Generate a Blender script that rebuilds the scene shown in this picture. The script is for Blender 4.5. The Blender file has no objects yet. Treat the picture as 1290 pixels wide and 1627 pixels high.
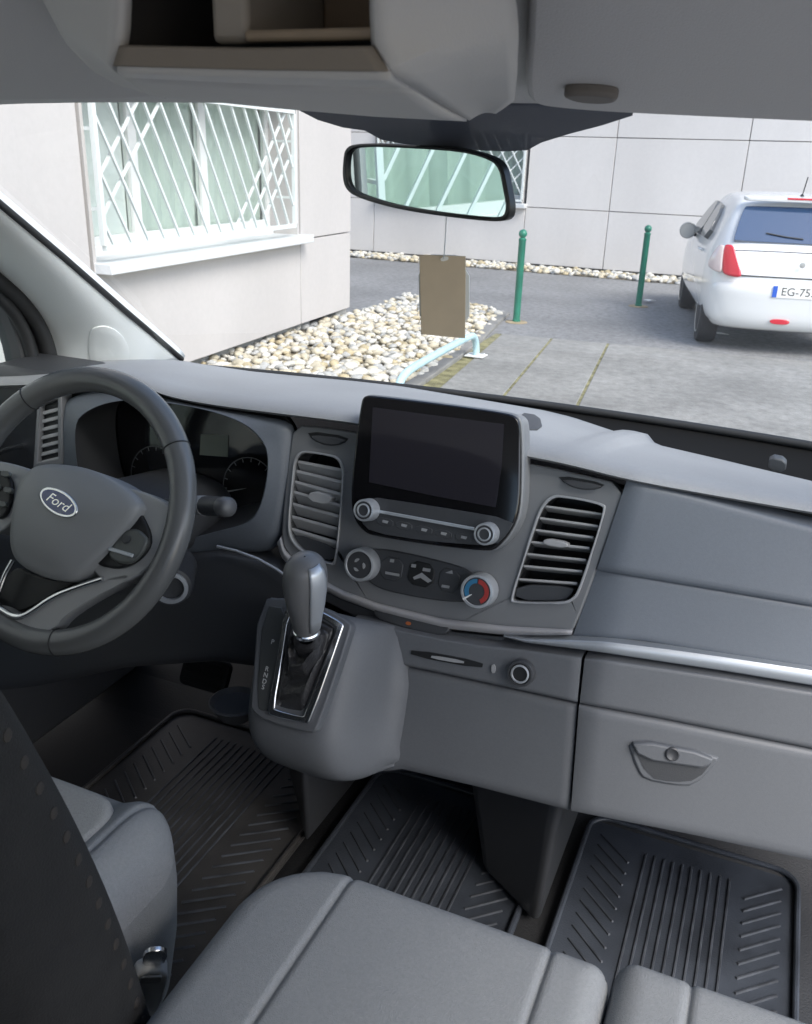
import bpy, bmesh, math, random
import numpy as np
from mathutils import Vector, Matrix, noise
random.seed(7)
rad = math.radians
S = bpy.context.scene
COL = S.collection

# ------------------------------------------------------------------ camera, world, sun, exposure
F_PX, CX, CY = 1400.0, 645.0, 813.5
CAM = np.array([0.0, 0.0, 1.70])                     # world: X right, Y the van's forward, Z up, ground Z = 0
def _basis(h0=253.0, sl=0.034, vx=1290.0):
    F = np.array([vx-CX, h0+sl*(vx-645)-CY, F_PX]); F /= np.linalg.norm(F)
    e = np.array([1, sl, 0.0]); e /= np.linalg.norm(e)
    U = np.cross(F, e); U /= np.linalg.norm(U)
    if U[1] > 0: U = -U
    R = np.cross(F, U)
    if R[0] < 0: R = -R
    return np.stack([R, F, U])
RM = _basis()
cam_d = bpy.data.cameras.new('camera'); cam = bpy.data.objects.new('camera', cam_d); COL.objects.link(cam)
m = Matrix.Identity(4)
for i in range(3):
    m[i][0] = RM[i][0]; m[i][1] = -RM[i][1]; m[i][2] = -RM[i][2]; m[i][3] = CAM[i]
cam.matrix_world = m
cam_d.sensor_fit = 'VERTICAL'; cam_d.sensor_height = 24.0; cam_d.lens = F_PX/1627*24.0
cam_d.clip_start = 0.02; cam_d.clip_end = 500
cam_d.dof.use_dof = True; cam_d.dof.focus_distance = 1.35; cam_d.dof.aperture_fstop = 11.0
S.camera = cam

SUN_EL, SUN_AZ = 46.0, 118.0                          # azimuth clockwise from +Y
world = bpy.data.worlds.new('World'); S.world = world; world.use_nodes = True
wn = world.node_tree; wn.nodes.clear()
sky = wn.nodes.new('ShaderNodeTexSky'); sky.sky_type = 'NISHITA'; sky.sun_disc = False
sky.sun_elevation = rad(SUN_EL); sky.sun_rotation = rad(SUN_AZ)
sky.air_density = 1.0; sky.dust_density = 2.0; sky.ozone_density = 1.0
bg = wn.nodes.new('ShaderNodeBackground'); bg.inputs[1].default_value = 0.15
wo = wn.nodes.new('ShaderNodeOutputWorld')
wn.links.new(sky.outputs[0], bg.inputs[0]); wn.links.new(bg.outputs[0], wo.inputs[0])
sun_d = bpy.data.lights.new('sun', 'SUN'); sun_d.energy = 1.35; sun_d.angle = rad(30); sun_d.color = (1.0, 0.97, 0.93)
sun = bpy.data.objects.new('sun', sun_d); COL.objects.link(sun)
sd = Vector((math.sin(rad(SUN_AZ))*math.cos(rad(SUN_EL)), math.cos(rad(SUN_AZ))*math.cos(rad(SUN_EL)), math.sin(rad(SUN_EL))))
sun.rotation_euler = sd.to_track_quat('Z', 'Y').to_euler(); sun.location = (3, -3, 12)
S.view_settings.view_transform = 'Standard'; S.view_settings.look = 'None'
S.view_settings.exposure = 1.25; S.view_settings.gamma = 1.0; S.view_settings.use_curve_mapping = False
S.render.engine = 'CYCLES'
S.cycles.use_denoising = True
S.cycles.max_bounces = 10; S.cycles.diffuse_bounces = 6; S.cycles.transparent_max_bounces = 16
S.cycles.sample_clamp_indirect = 6.0

# ------------------------------------------------------------------ sight lines of the photograph, used to survey points
def ray(px, py): return RM @ np.array([px-CX, py-CY, F_PX])
def at(px, py, **k):
    d = ray(px, py); (a, v), = k.items(); i = 'XYZ'.index(a)
    return Vector(CAM + d*((v-CAM[i])/d[i]))
def solve(px, py, g, off=0.0):
    """point on the surface Y = g(x, z) - off along the sight line through a pixel"""
    d = ray(px, py)
    f = lambda t: (CAM[1]+d[1]*t) - g(CAM[0]+d[0]*t, CAM[2]+d[2]*t) + off
    a, b = 0.2/F_PX, 3.0/F_PX
    for _ in range(50):
        c = (a+b)/2
        if f(c) > 0: b = c
        else: a = c
    return Vector(CAM + d*a)
class Fr:
    """flat local frame: origin, u, v in the plane, n towards the viewer"""
    def __init__(s, o, u, v):
        s.o = Vector(o); s.u = Vector(u).normalized(); s.v = Vector(v).normalized(); s.n = s.u.cross(s.v)
    def p(s, a, b, c=0.0): return s.o + s.u*a + s.v*b + s.n*c
    def hit(s, px, py, off=0.0):
        d = Vector(ray(px, py)); o = s.o + s.n*off - Vector(CAM)
        P = Vector(CAM) + d*(o.dot(s.n)/d.dot(s.n)) - s.o
        return (P.dot(s.u), P.dot(s.v))
    def shift(s, c): return Fr(s.o + s.n*c, s.u, s.v)

# ------------------------------------------------------------------ materials
MATS = {}
def mat(name, col, rough=0.5, metal=0.0, bump=0.0, bscale=200.0, var=0.0, vscale=6.0, spec=0.5, coat=0.0, emit=None, stretch=None, bdist=0.002, speck=0.0, sscale=60.0):
    if name in MATS: return MATS[name]
    M = bpy.data.materials.new(name); M.use_nodes = True; nt = M.node_tree; P = nt.nodes['Principled BSDF']
    P.inputs['Base Color'].default_value = (*col, 1); P.inputs['Roughness'].default_value = rough
    P.inputs['Metallic'].default_value = metal; P.inputs['Specular IOR Level'].default_value = spec
    P.inputs['Coat Weight'].default_value = coat; P.inputs['Coat Roughness'].default_value = 0.05
    if emit: P.inputs['Emission Color'].default_value = (*emit[:3], 1); P.inputs['Emission Strength'].default_value = emit[3]
    tc = nt.nodes.new('ShaderNodeNewGeometry')
    vec = tc.outputs['Position']
    if stretch:
        mp = nt.nodes.new('ShaderNodeMapping'); mp.inputs['Scale'].default_value = stretch
        nt.links.new(vec, mp.inputs[0]); vec = mp.outputs[0]
    if var:
        n1 = nt.nodes.new('ShaderNodeTexNoise'); n1.inputs['Scale'].default_value = vscale; n1.inputs['Detail'].default_value = 6
        nt.links.new(vec, n1.inputs[0])
        rp = nt.nodes.new('ShaderNodeValToRGB')
        rp.color_ramp.elements[0].position = 0.3; rp.color_ramp.elements[1].position = 0.7
        rp.color_ramp.elements[0].color = (*[c*(1-var) for c in col], 1); rp.color_ramp.elements[1].color = (*[min(1, c*(1+var)) for c in col], 1)
        nt.links.new(n1.outputs['Fac'], rp.inputs[0]); out = rp.outputs[0]
        if speck:
            n3 = nt.nodes.new('ShaderNodeTexNoise'); n3.inputs['Scale'].default_value = sscale; n3.inputs['Detail'].default_value = 8; n3.inputs['Roughness'].default_value = .75
            nt.links.new(tc.outputs['Position'], n3.inputs[0])
            r3 = nt.nodes.new('ShaderNodeValToRGB'); r3.color_ramp.elements[0].position = .35; r3.color_ramp.elements[1].position = .65
            r3.color_ramp.elements[0].color = (1-speck, 1-speck, 1-speck, 1); r3.color_ramp.elements[1].color = (1+speck, 1+speck, 1+speck, 1)
            mm = nt.nodes.new('ShaderNodeMix'); mm.data_type = 'RGBA'; mm.blend_type = 'MULTIPLY'; mm.inputs[0].default_value = 1.0
            nt.links.new(n3.outputs['Fac'], r3.inputs[0]); nt.links.new(out, mm.inputs[6]); nt.links.new(r3.outputs[0], mm.inputs[7]); out = mm.outputs[2]
        nt.links.new(out, P.inputs['Base Color'])
        mr = nt.nodes.new('ShaderNodeMapRange'); mr.inputs[3].default_value = max(0, rough-0.08); mr.inputs[4].default_value = min(1, rough+0.08)
        nt.links.new(n1.outputs['Fac'], mr.inputs[0]); nt.links.new(mr.outputs[0], P.inputs['Roughness'])
    if bump:
        n2 = nt.nodes.new('ShaderNodeTexNoise'); n2.inputs['Scale'].default_value = bscale; n2.inputs['Detail'].default_value = 3
        nt.links.new(vec, n2.inputs[0])
        b = nt.nodes.new('ShaderNodeBump'); b.inputs['Strength'].default_value = bump; b.inputs['Distance'].default_value = bdist
        nt.links.new(n2.outputs['Fac'], b.inputs['Height']); nt.links.new(b.outputs[0], P.inputs['Normal'])
    MATS[name] = M; return M
def glass(name, tint=(0.93, 0.97, 0.95), refl=1.0, ior=1.45):
    """thin pane: clear transmission with the mirror reflection of glass"""
    if name in MATS: return MATS[name]
    M = bpy.data.materials.new(name); M.use_nodes = True; nt = M.node_tree; nt.nodes.clear()
    o = nt.nodes.new('ShaderNodeOutputMaterial'); t = nt.nodes.new('ShaderNodeBsdfTransparent'); t.inputs[0].default_value = (*tint, 1)
    g = nt.nodes.new('ShaderNodeBsdfGlossy'); g.inputs['Roughness'].default_value = 0.02
    fr = nt.nodes.new('ShaderNodeFresnel')
    ge = nt.nodes.new('ShaderNodeNewGeometry'); ma = nt.nodes.new('ShaderNodeMath'); ma.operation = 'MULTIPLY_ADD'
    ma.inputs[1].default_value = 1/ior-ior; ma.inputs[2].default_value = ior          # same reflection from both sides
    nt.links.new(ge.outputs['Backfacing'], ma.inputs[0]); nt.links.new(ma.outputs[0], fr.inputs[0])
    mu = nt.nodes.new('ShaderNodeMath'); mu.operation = 'MULTIPLY'; mu.inputs[1].default_value = refl
    mx = nt.nodes.new('ShaderNodeMixShader')
    nt.links.new(fr.outputs[0], mu.inputs[0]); nt.links.new(mu.outputs[0], mx.inputs[0])
    nt.links.new(t.outputs[0], mx.inputs[1]); nt.links.new(g.outputs[0], mx.inputs[2]); nt.links.new(mx.outputs[0], o.inputs[0])
    MATS[name] = M; return M

# ------------------------------------------------------------------ object helpers (vertices are given in world space)
def wloc(o):
    v = Vector((0, 0, 0))
    while o: v += o.location; o = o.parent
    return v
def tag(o, label=None, cat=None, group=None, kind=None):
    if label: o['label'] = label
    if cat: o['category'] = cat
    if group: o['group'] = group
    if kind: o['kind'] = kind
    return o
def thing(name, loc, label, cat, group=None):
    o = bpy.data.objects.new(name, None); COL.objects.link(o); o.location = loc; o.empty_display_size = 0.1
    return tag(o, label, cat, group)
def link(name, me, mt, parent=None):
    o = bpy.data.objects.new(name, me); COL.objects.link(o)
    if mt and not me.materials: me.materials.append(mt)
    if parent: o.parent = parent; o.location = -wloc(parent)
    return o
def mk(name, V, Fc, mt, parent=None, smooth=True, ang=40, bevel=0.0, seg=2, subd=0):
    me = bpy.data.meshes.new(name); me.from_pydata([tuple(v) for v in V], [], Fc); me.validate()
    bm = bmesh.new(); bm.from_mesh(me); bmesh.ops.recalc_face_normals(bm, faces=bm.faces); bm.to_mesh(me); bm.free()
    o = link(name, me, mt, parent)
    if bevel:
        b = o.modifiers.new('b', 'BEVEL'); b.width = bevel; b.segments = seg; b.limit_method = 'ANGLE'; b.angle_limit = rad(35)
    if subd:
        sm = o.modifiers.new('s', 'SUBSURF'); sm.levels = subd; sm.render_levels = subd
    if smooth:
        for p in me.polygons: p.use_smooth = True
        if not subd: me.set_sharp_from_angle(angle=rad(ang))
    return o
def chaikin(pts, n=2, closed=True):
    for _ in range(n):
        out = []
        N = len(pts)
        for i in range(N if closed else N-1):
            a, b = pts[i], pts[(i+1) % N]
            out += [tuple(a[k]*0.75+b[k]*0.25 for k in range(len(a))), tuple(a[k]*0.25+b[k]*0.75 for k in range(len(a)))]
        if not closed: out = [tuple(pts[0])] + out + [tuple(pts[-1])]
        pts = out
    return pts
def rrect(w, h, r, n=6):
    o = []
    for cx, cy, a0 in ((w/2-r, h/2-r, 0), (-w/2+r, h/2-r, 90), (-w/2+r, -h/2+r, 180), (w/2-r, -h/2+r, 270)):
        for i in range(n+1):
            a = rad(a0+90*i/n); o.append((cx+r*math.cos(a), cy+r*math.sin(a)))
    return o
def resample(poly, n):
    P = [np.array(p, float) for p in poly]
    L = [0.0]
    for a, b in zip(P, P[1:]): L.append(L[-1]+np.linalg.norm(b-a))
    out = []
    for i in range(n):
        s = L[-1]*i/(n-1); j = 0
        while j < len(L)-2 and L[j+1] < s: j += 1
        f = (s-L[j])/max(1e-9, L[j+1]-L[j]); out.append(P[j]*(1-f)+P[j+1]*f)
    return out
def prism(name, pts, fr, c0, c1, mt, parent=None, bevel=0.0, seg=2, smooth=True):
    """2-D outline in a frame, extruded from depth c0 to c1 along the frame's normal"""
    n = len(pts)
    V = [fr.p(a, b, c0) for a, b in pts] + [fr.p(a, b, c1) for a, b in pts]
    Fc = [tuple(range(n))[::-1], tuple(range(n, 2*n))] + [(i, (i+1) % n, n+(i+1) % n, n+i) for i in range(n)]
    return mk(name, V, Fc, mt, parent, smooth, 35, bevel, seg)
def pxprism(name, px, fr, c0, c1, mt, parent=None, rnd=2, bevel=0.0, seg=2):
    pts = [fr.hit(x, y, c1) for x, y in px]
    if rnd: pts = chaikin(pts, rnd)
    return prism(name, pts, fr, c0, c1, mt, parent, bevel, seg)
def ringprism(name, outer, inner, fr, c0, c1, mt, parent=None, bevel=0.0):
    n = len(outer)
    V = [fr.p(a, b, c) for c in (c0, c1) for lst in (outer, inner) for a, b in lst]
    Fc = []
    for i in range(n):
        j = (i+1) % n
        Fc += [(i, j, n+j, n+i), (2*n+i, 3*n+i, 3*n+j, 2*n+j), (i, 2*n+i, 2*n+j, j), (n+i, n+j, 3*n+j, 3*n+i)]
    return mk(name, V, Fc, mt, parent, True, 35, bevel)
def box(name, lo, hi, mt, parent=None, bevel=0.0, seg=2, fr=None):
    V = [(x, y, z) for z in (lo[2], hi[2]) for y in (lo[1], hi[1]) for x in (lo[0], hi[0])]
    if fr: V = [fr.p(*v) for v in V]
    Fc = [(0, 2, 3, 1), (4, 5, 7, 6), (0, 1, 5, 4), (2, 6, 7, 3), (0, 4, 6, 2), (1, 3, 7, 5)]
    return mk(name, V, Fc, mt, parent, bool(bevel), 35, bevel, seg)
def tube_data(path, r, seg=10, closed=False, caps=True):
    P = [Vector(p) for p in path]; n = len(P); R = r if isinstance(r, (list, tuple)) else [r]*n
    V, Fc = [], []; up = None
    for i, p in enumerate(P):
        a = P[(i-1) % n] if (closed or i > 0) else p; b = P[(i+1) % n] if (closed or i < n-1) else p
        t = (b-a).normalized()
        if up is None: up = Vector((0, 0, 1)) if abs(t.z) < 0.9 else Vector((0, 1, 0))
        s = t.cross(up).normalized(); up = s.cross(t).normalized()
        for k in range(seg):
            th = 2*math.pi*k/seg; V.append(p+s*(R[i]*math.cos(th))+up*(R[i]*math.sin(th)))
    for i in range(n if closed else n-1):
        j = (i+1) % n
        for k in range(seg):
            l = (k+1) % seg; Fc.append((i*seg+k, i*seg+l, j*seg+l, j*seg+k))
    if not closed and caps: Fc += [tuple(range(seg))[::-1], tuple((n-1)*seg+k for k in range(seg))]
    return V, Fc
def tube(name, path, r, mt, parent=None, seg=10, closed=False):
    V, Fc = tube_data(path, r, seg, closed); return mk(name, V, Fc, mt, parent, True, 50)
def lathe(name, prof, fr, mt, parent=None, seg=32, caps=True):
    """profile of (radius, height along n)"""
    V, Fc = [], []
    for r, h in prof:
        for k in range(seg):
            a = 2*math.pi*k/seg; V.append(fr.p(r*math.cos(a), r*math.sin(a), h))
    for i in range(len(prof)-1):
        for k in range(seg):
            l = (k+1) % seg; Fc.append((i*seg+k, i*seg+l, (i+1)*seg+l, (i+1)*seg+k))
    if caps: Fc += [tuple(range(seg))[::-1], tuple((len(prof)-1)*seg+k for k in range(seg))]
    return mk(name, V, Fc, mt, parent, True, 35)
def grid(name, rows, mt, parent=None, closed_u=False, subd=0, solid=0.0, ang=50, closed_v=False):
    nv, nu = len(rows), len(rows[0]); V = [p for r in rows for p in r]; Fc = []
    for j in range(nv if closed_v else nv-1):
        k = (j+1) % nv
        for i in range(nu if closed_u else nu-1):
            l = (i+1) % nu; Fc.append((j*nu+i, j*nu+l, k*nu+l, k*nu+i))
    o = mk(name, V, Fc, mt, parent, True, ang, 0, 2, subd)
    if solid:
        s = o.modifiers.new('t', 'SOLIDIFY'); s.thickness = solid; s.offset = 0
    return o
def patch(name, up, lo, g, mt, parent=None, off=0.0, r=0.006, depth=0.03, nu=40, nv=14, bulge=0.0, twist=None):
    """a panel that follows Y = g(x, z), bounded above and below by surveyed lines, with rounded, closed edges"""
    U, L = resample(up, nu), resample(lo, nu)
    e = [0, 0.006, 0.02, 0.05, 0.1]
    vs = e + [0.1+0.8*i/(nv-1) for i in range(1, nv-1)] + [1-x for x in e[::-1]]
    rows = []
    for v in vs:
        row = []
        for i in range(nu):
            p = U[i]*(1-v)+L[i]*v
            d = min(v, 1-v); du = min(i, nu-1-i)
            k = 1-min(1, d/0.05); k2 = 1 if du == 0 else 0
            o = off - r*max(k*k, k2*0.8) + bulge*math.sin(math.pi*v)
            if twist: o += twist(i/(nu-1), v)
            row.append(solve(p[0], p[1], g, o))
        rows.append(row)
    back = Vector((0, depth, 0))
    rows = [[p+back for p in rows[0]]] + rows + [[p+back for p in rows[-1]]]
    rows = [[r_[0]+back] + r_ + [r_[-1]+back] for r_ in rows]
    return grid(name, rows, mt, parent, ang=60)
def text(name, body, fr, size, mt, parent=None, depth=0.0006, shear=0.0, c=0.0, sx=1.0):
    cu = bpy.data.curves.new(name, 'FONT'); cu.body = body; cu.size = size; cu.extrude = depth; cu.shear = shear
    cu.align_x = 'CENTER'; cu.align_y = 'CENTER'
    t = bpy.data.objects.new('tmp', cu); COL.objects.link(t)
    me = bpy.data.meshes.new_from_object(t.evaluated_get(bpy.context.evaluated_depsgraph_get()))
    bpy.data.objects.remove(t)
    for v in me.vertices: v.co = fr.p(v.co.x*sx, v.co.y, v.co.z+c)
    me.materials.clear(); me.name = name
    return link(name, me, mt, parent)
def px2m(px, P):
    """size in metres of a span of pixels at a point"""
    return px/F_PX*float(RM[:, 2] @ (np.array(P)-CAM))


from mathutils.bvhtree import BVHTree
def drape(name, px, target, mt, parent, off=.002, rnd=2, rings=5, edge=.6):
    """a thin shell laid on the surface of another part, its outline surveyed along sight lines"""
    bpy.context.view_layer.update()
    dg = bpy.context.evaluated_depsgraph_get(); ev = target.evaluated_get(dg); me = ev.to_mesh()
    loc = wloc(target); T = BVHTree.FromPolygons([v.co+loc for v in me.vertices], [tuple(p.vertices) for p in me.polygons])
    pts = chaikin(px, rnd) if rnd else px
    cx_, cy_ = sum(p[0] for p in pts)/len(pts), sum(p[1] for p in pts)/len(pts)
    rows = []
    for k in range(rings+2):
        s = 1.0 if k < 2 else 1-(k-1)/rings*.999
        if k == 1: s = .995
        row = []
        for x, y in pts:
            d = Vector(ray(cx_+(x-cx_)*s, cy_+(y-cy_)*s)).normalized(); h, n, i, t = T.ray_cast(Vector(CAM), d)
            if h is None: h, n, i, t = T.find_nearest(at(x, y, Y=1.0))
            if n.dot(d) > 0: n = -n
            o = -.003 if k == 0 else off*(edge if k == 1 else 1.0)
            row.append(h+n*o)
        rows.append(row)
    return grid(name, rows, mt, parent, closed_u=True, ang=60)

# ================================================================== OUTSIDE: ground
m_asphalt = mat('asphalt', (0.20, 0.201, 0.203), 0.9, bump=0.6, bscale=60, var=0.16, vscale=.7, bdist=0.01, speck=.3, sscale=14)
m_concrete = mat('concrete', (0.24, 0.238, 0.226), 0.9, bump=0.6, bscale=45, var=0.18, vscale=1.1, bdist=0.01, speck=.2, sscale=11)
m_moss = mat('moss_joint', (0.24, 0.225, 0.12), 0.95, bump=0.8, bscale=90, var=0.5, vscale=9, bdist=0.02)
m_soil = mat('soil', (0.2, 0.17, 0.12), 0.95, bump=0.8, bscale=40, var=0.4, vscale=5, bdist=0.03)
m_kerb = mat('kerb_concrete', (0.21, 0.207, 0.198), 0.9, bump=0.5, bscale=50, var=0.2, vscale=4, bdist=0.006)
V = [(-60, -60, 0), (60, -60, 0), (60, 60, 0), (-60, 60, 0)]
tag(mk('asphalt_ground', V, [(0, 1, 2, 3)], m_asphalt), kind='structure')
# concrete apron: strips divided by mossy joints
apron = tag(mk('concrete_apron', [(-2.55, 2.0, .004), (7, 2.0, .004), (7, 9.9, .004), (0.3, 9.34, .004), (-2.8, 9.08, .004)], [(0, 1, 2, 3, 4)], m_moss), kind='structure')
dx = -0.113
def strip(xa, xb, y0, y1, tilt):
    q = [(xa+dx*(y0-8.0), y0), (xb+dx*(y0-8.0), y0), (xb+dx*(y1-8.0), y1+0.085*(xb+2.8)*tilt), (xa+dx*(y1-8.0), y1+0.085*(xa+2.8)*tilt)]
    Vv = [Vector((x, y, z)) for z in (0.0, 0.011+random.uniform(0, .003)) for x, y in q]
    mk('slab', Vv, [(3, 2, 1, 0), (4, 5, 6, 7), (0, 1, 5, 4), (1, 2, 6, 5), (2, 3, 7, 6), (3, 0, 4, 7)], m_concrete, apron, True, 35, 0.006, 2)
xs = [-2.62, -2.08, -1.50, 1.4, 4.2]
for a, b in zip(xs, xs[1:]):
    for y0, y1, t in ((2.2, 5.48, 0), (5.52, 9.04, 1)): strip(a+.012, b-.012, y0, y1, t)

# ================================================================== buildings clad in pale panels
m_panel = mat('wall_panel', (0.48, 0.46, 0.45), 0.85, bump=0.25, bscale=70, var=0.07, vscale=0.8, bdist=0.004, stretch=(1, 1, .35), speck=.025, sscale=20)
m_panel2 = mat('wall_panel_far', (0.60, 0.58, 0.57), 0.85, bump=0.25, bscale=70, var=0.09, vscale=0.7, bdist=0.004, stretch=(1, 1, .35), speck=.025, sscale=20)
m_core = mat('joint_shadow', (0.14, 0.135, 0.13), 0.9)
m_plinth = mat('plinth', (0.3, 0.3, 0.29), 0.9, bump=0.4, bscale=40, var=0.25, vscale=3)
m_white = mat('white_paint', (0.68, 0.69, 0.68), 0.45, bump=0.1, bscale=80, var=0.04, vscale=4)
m_sill = mat('sill_metal', (0.60, 0.62, 0.63), 0.5, var=0.05, vscale=3)
m_curtain = mat('curtain', (0.47, 0.52, 0.48), 0.9, var=0.08, vscale=3)
m_room = mat('room_wall', (0.62, 0.62, 0.6), 0.9)
m_wglass = glass('window_glass', (0.955, 0.98, 0.968), 1.0)
m_pgreen = mat('white_grille', (0.64, 0.68, 0.675), 0.45)

def bar(name, fr, a, b, w, mt, parent, c=0.0, d=None):
    """square bar from a to b in the frame's plane"""
    a, b = Vector(a), Vector(b); t = (b-a).normalized(); s = Vector((-t.y, t.x))*w/2; d = d or w
    V = [fr.p(q.x, q.y, k) for k in (c, c+d) for q in (a-s, a+s, b+s, b-s)]
    return mk(name, V, [(3, 2, 1, 0), (4, 5, 6, 7), (0, 1, 5, 4), (1, 2, 6, 5), (2, 3, 7, 6), (3, 0, 4, 7)], mt, parent, False)
def clip_seg(p, q, x0, x1, y0, y1):
    t0, t1 = 0.0, 1.0; d = (q[0]-p[0], q[1]-p[1])
    for k, lo, hi in ((0, x0, x1), (1, y0, y1)):
        if abs(d[k]) < 1e-9: continue
        a, b = (lo-p[k])/d[k], (hi-p[k])/d[k]
        if a > b: a, b = b, a
        t0, t1 = max(t0, a), min(t1, b)
    if t1-t0 < 0.02: return None
    return (p[0]+d[0]*t0, p[1]+d[1]*t0), (p[0]+d[0]*t1, p[1]+d[1]*t1)
def window(bld, fr, u0, u1, z0, z1, gr, slashes, phase=0.0, mull=(0.3, 0.62)):
    """recessed white window with sill, curtain and a welded grille in front"""
    w = prism('window', [(u0, z0), (u1, z0), (u1, z1), (u0, z1)], fr, -0.86, -0.84, m_room, bld, smooth=False)
    for lo, hi in (((u0-.03, z0-.03), (u0, z1)), ((u1, z0-.03), (u1+.03, z1)), ((u0, z1), (u1, z1+.03)), ((u0-.03, z0-.06), (u1+.03, z0-.03))):
        box('reveal', (*lo, -0.84), (*hi, -0.001), m_panel, w, fr=fr)
    n0 = -0.30
    fw = 0.06
    for a, b, c, d in ((u0, u0+fw, z0+.08, z1), (u1-fw, u1, z0+.08, z1), (u0+fw, u1-fw, z0+.08, z0+.08+fw), (u0+fw, u1-fw, z1-fw, z1)):
        box('frame', (a, c, n0-.05), (b, d, n0), m_white, w, fr=fr)
    box('inner_sill', (u0, z0-.03, n0-.05), (u1, z0+.08, n0+.04), m_white, w, .01, 2, fr)
    edges = [u0+fw]
    for k in mull:
        um = u0+(u1-u0)*k; box('mullion', (um-.05, z0+.08+fw, n0-.055), (um+.05, z1-fw, n0+.004), m_white, w, fr=fr)
        edges += [um-.05, um+.05]
    edges.append(u1-fw)
    for a, b in zip(edges[::2], edges[1::2]):
        box('pane', (a, z0+.14, n0-.030), (b, z1-fw, n0-.022), m_wglass, w, fr=fr)
    rows = []
    for z in (z0+.1, z1-.02):
        rows.append([fr.p(u0+.05+(u1-u0-.1)*i/120, z, -0.385+0.009*math.sin(i*0.9)+0.006*math.sin(i*2.3)) for i in range(121)])
    grid('curtain', rows, m_curtain, w)
    box('roller_blind', (u0+.07, z0+.12, -.362), (u0+(u1-u0)*mull[0]-.06, z1-.07, -.358), m_white, w, fr=fr)
    box('sill', (u0-.02, z0-.06, -0.3), (u1+.1, z0+.012, 0.13), m_sill, bld, .006, 2, fr)
    g0, g1, h0, h1 = gr
    c = 0.05
    G = bar('window_grille', fr, (g0, h0), (g1, h0), .035, m_pgreen, bld, c)
    for a, b in (((g0, h1), (g1, h1)), ((g0, h0+.018), (g0, h1-.018)), ((g1, h0+.018), (g1, h1-.018))): bar('frame', fr, a, b, .035, m_pgreen, G, c)
    for z in (h0+.25, h1-.25):
        for u in (g0, g1): bar('bracket', fr, (u-.012, z), (u+.012, z), .02, m_pgreen, G, -0.001 if u > u1 or u < u0 else -0.12, (c+.001) if u > u1 or u < u0 else 0.17)
    H = h1-h0
    u = g0 - H*.6 + phase
    while u < g1:
        s = clip_seg((u, h1), (u+H*.6, h0), g0+.02, g1-.02, h0, h1)
        if s: bar('bar', fr, s[0], s[1], .018, m_pgreen, G, c+.002)
        u += 0.2
    for us in slashes:
        s = clip_seg((us, h1), (us-H*1.0, h0), g0+.02, g1-.02, h0, h1)
        if s: bar('bar', fr, s[0], s[1], .018, m_pgreen, G, c-.018)
    return w
def panels(bld, fr, cols, rows, mt, skip=()):
    for i, (a, b) in enumerate(cols):
        for j, (c, d) in enumerate(rows):
            if (i, j) in skip: continue
            box('wall_panel', (a+.006, c+.006, -0.06), (b-.006, d-.006, random.uniform(-.002, .002)), mt, bld, .003, 1, fr)

d = ray(1191, 266); tdir = Vector((d[0], d[1], 0)).normalized()
C0 = at(556, 503, Z=0.0)
LB = Fr(C0, tdir, (0, 0, 1))
lb = thing('office_building', C0, 'pale panelled office building beside the van with white grilles over its windows', 'building')
rows_ = [(.10, .93), (.93, 2.20), (2.20, 3.4), (3.4, 4.6), (4.6, 5.8), (5.8, 7.0)]
W2 = (-12.9, -9.64)
cols_ = [(-1.25, 0), (-4.40, -1.25), (-6.3, -4.40), (-8.2, -6.3), (W2[1]+.06, -8.2), (W2[0]-.06, W2[1]+.06), (-15, W2[0]-.06)]
panels(lb, LB, cols_, rows_, m_panel, {(1, 1), (5, 1)})
box('wall_core', (-15.2, .10, -8.0), (-.03, 7.02, -0.87), m_core, lb, fr=LB)
for z0_, z1_ in rows_: box('end_panel', (-.025, z0_+.006, -8.0), (-.001, z1_-.006, -0.062), m_panel, lb, fr=LB)
for a, b, c_, d_ in ((-15, -4.4, .1, 7), (-4.4, -1.25, .1, .9), (-4.4, -1.25, 2.24, 7), (-1.25, -.03, .1, 7)):
    if a == -15:
        box('wall_backing', (-15, c_, -.12), (W2[0]-.06, d_, -.065), m_core, lb, fr=LB)
        box('wall_backing', (W2[1]+.06, c_, -.12), (b, d_, -.065), m_core, lb, fr=LB)
        box('wall_backing', (W2[0]-.06, c_, -.12), (W2[1]+.06, .9, -.065), m_core, lb, fr=LB)
        box('wall_backing', (W2[0]-.06, 2.24, -.12), (W2[1]+.06, d_, -.065), m_core, lb, fr=LB)
    else: box('wall_backing', (a, c_, -.12), (b, d_, -.065), m_core, lb, fr=LB)
box('plinth', (-15, -.05, -7.9), (-.85, .098, -.10), m_plinth, lb, fr=LB)
box('plinth', (-.30, -.05, -7.9), (-.01, .098, -.04), m_plinth, lb, .01, 2, LB)
box('roof', (-15.2, 7.02, -8.0), (0, 7.15, .1), m_plinth, lb, fr=LB)
window(lb, LB, -4.34, -1.31, .97, 2.17, (-4.33, -1.50, 1.08, 2.07), (-3.5, -3.75, -1.60, -1.38, -1.15), 0.12)
window(lb, LB, W2[0], W2[1], .97, 2.17, (W2[0]+.1, W2[1]-.05, 1.05, 2.12), [W2[0]+x for x in (1.2, 1.5, 2.4, 2.7, 3.3)], 0.05)

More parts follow.
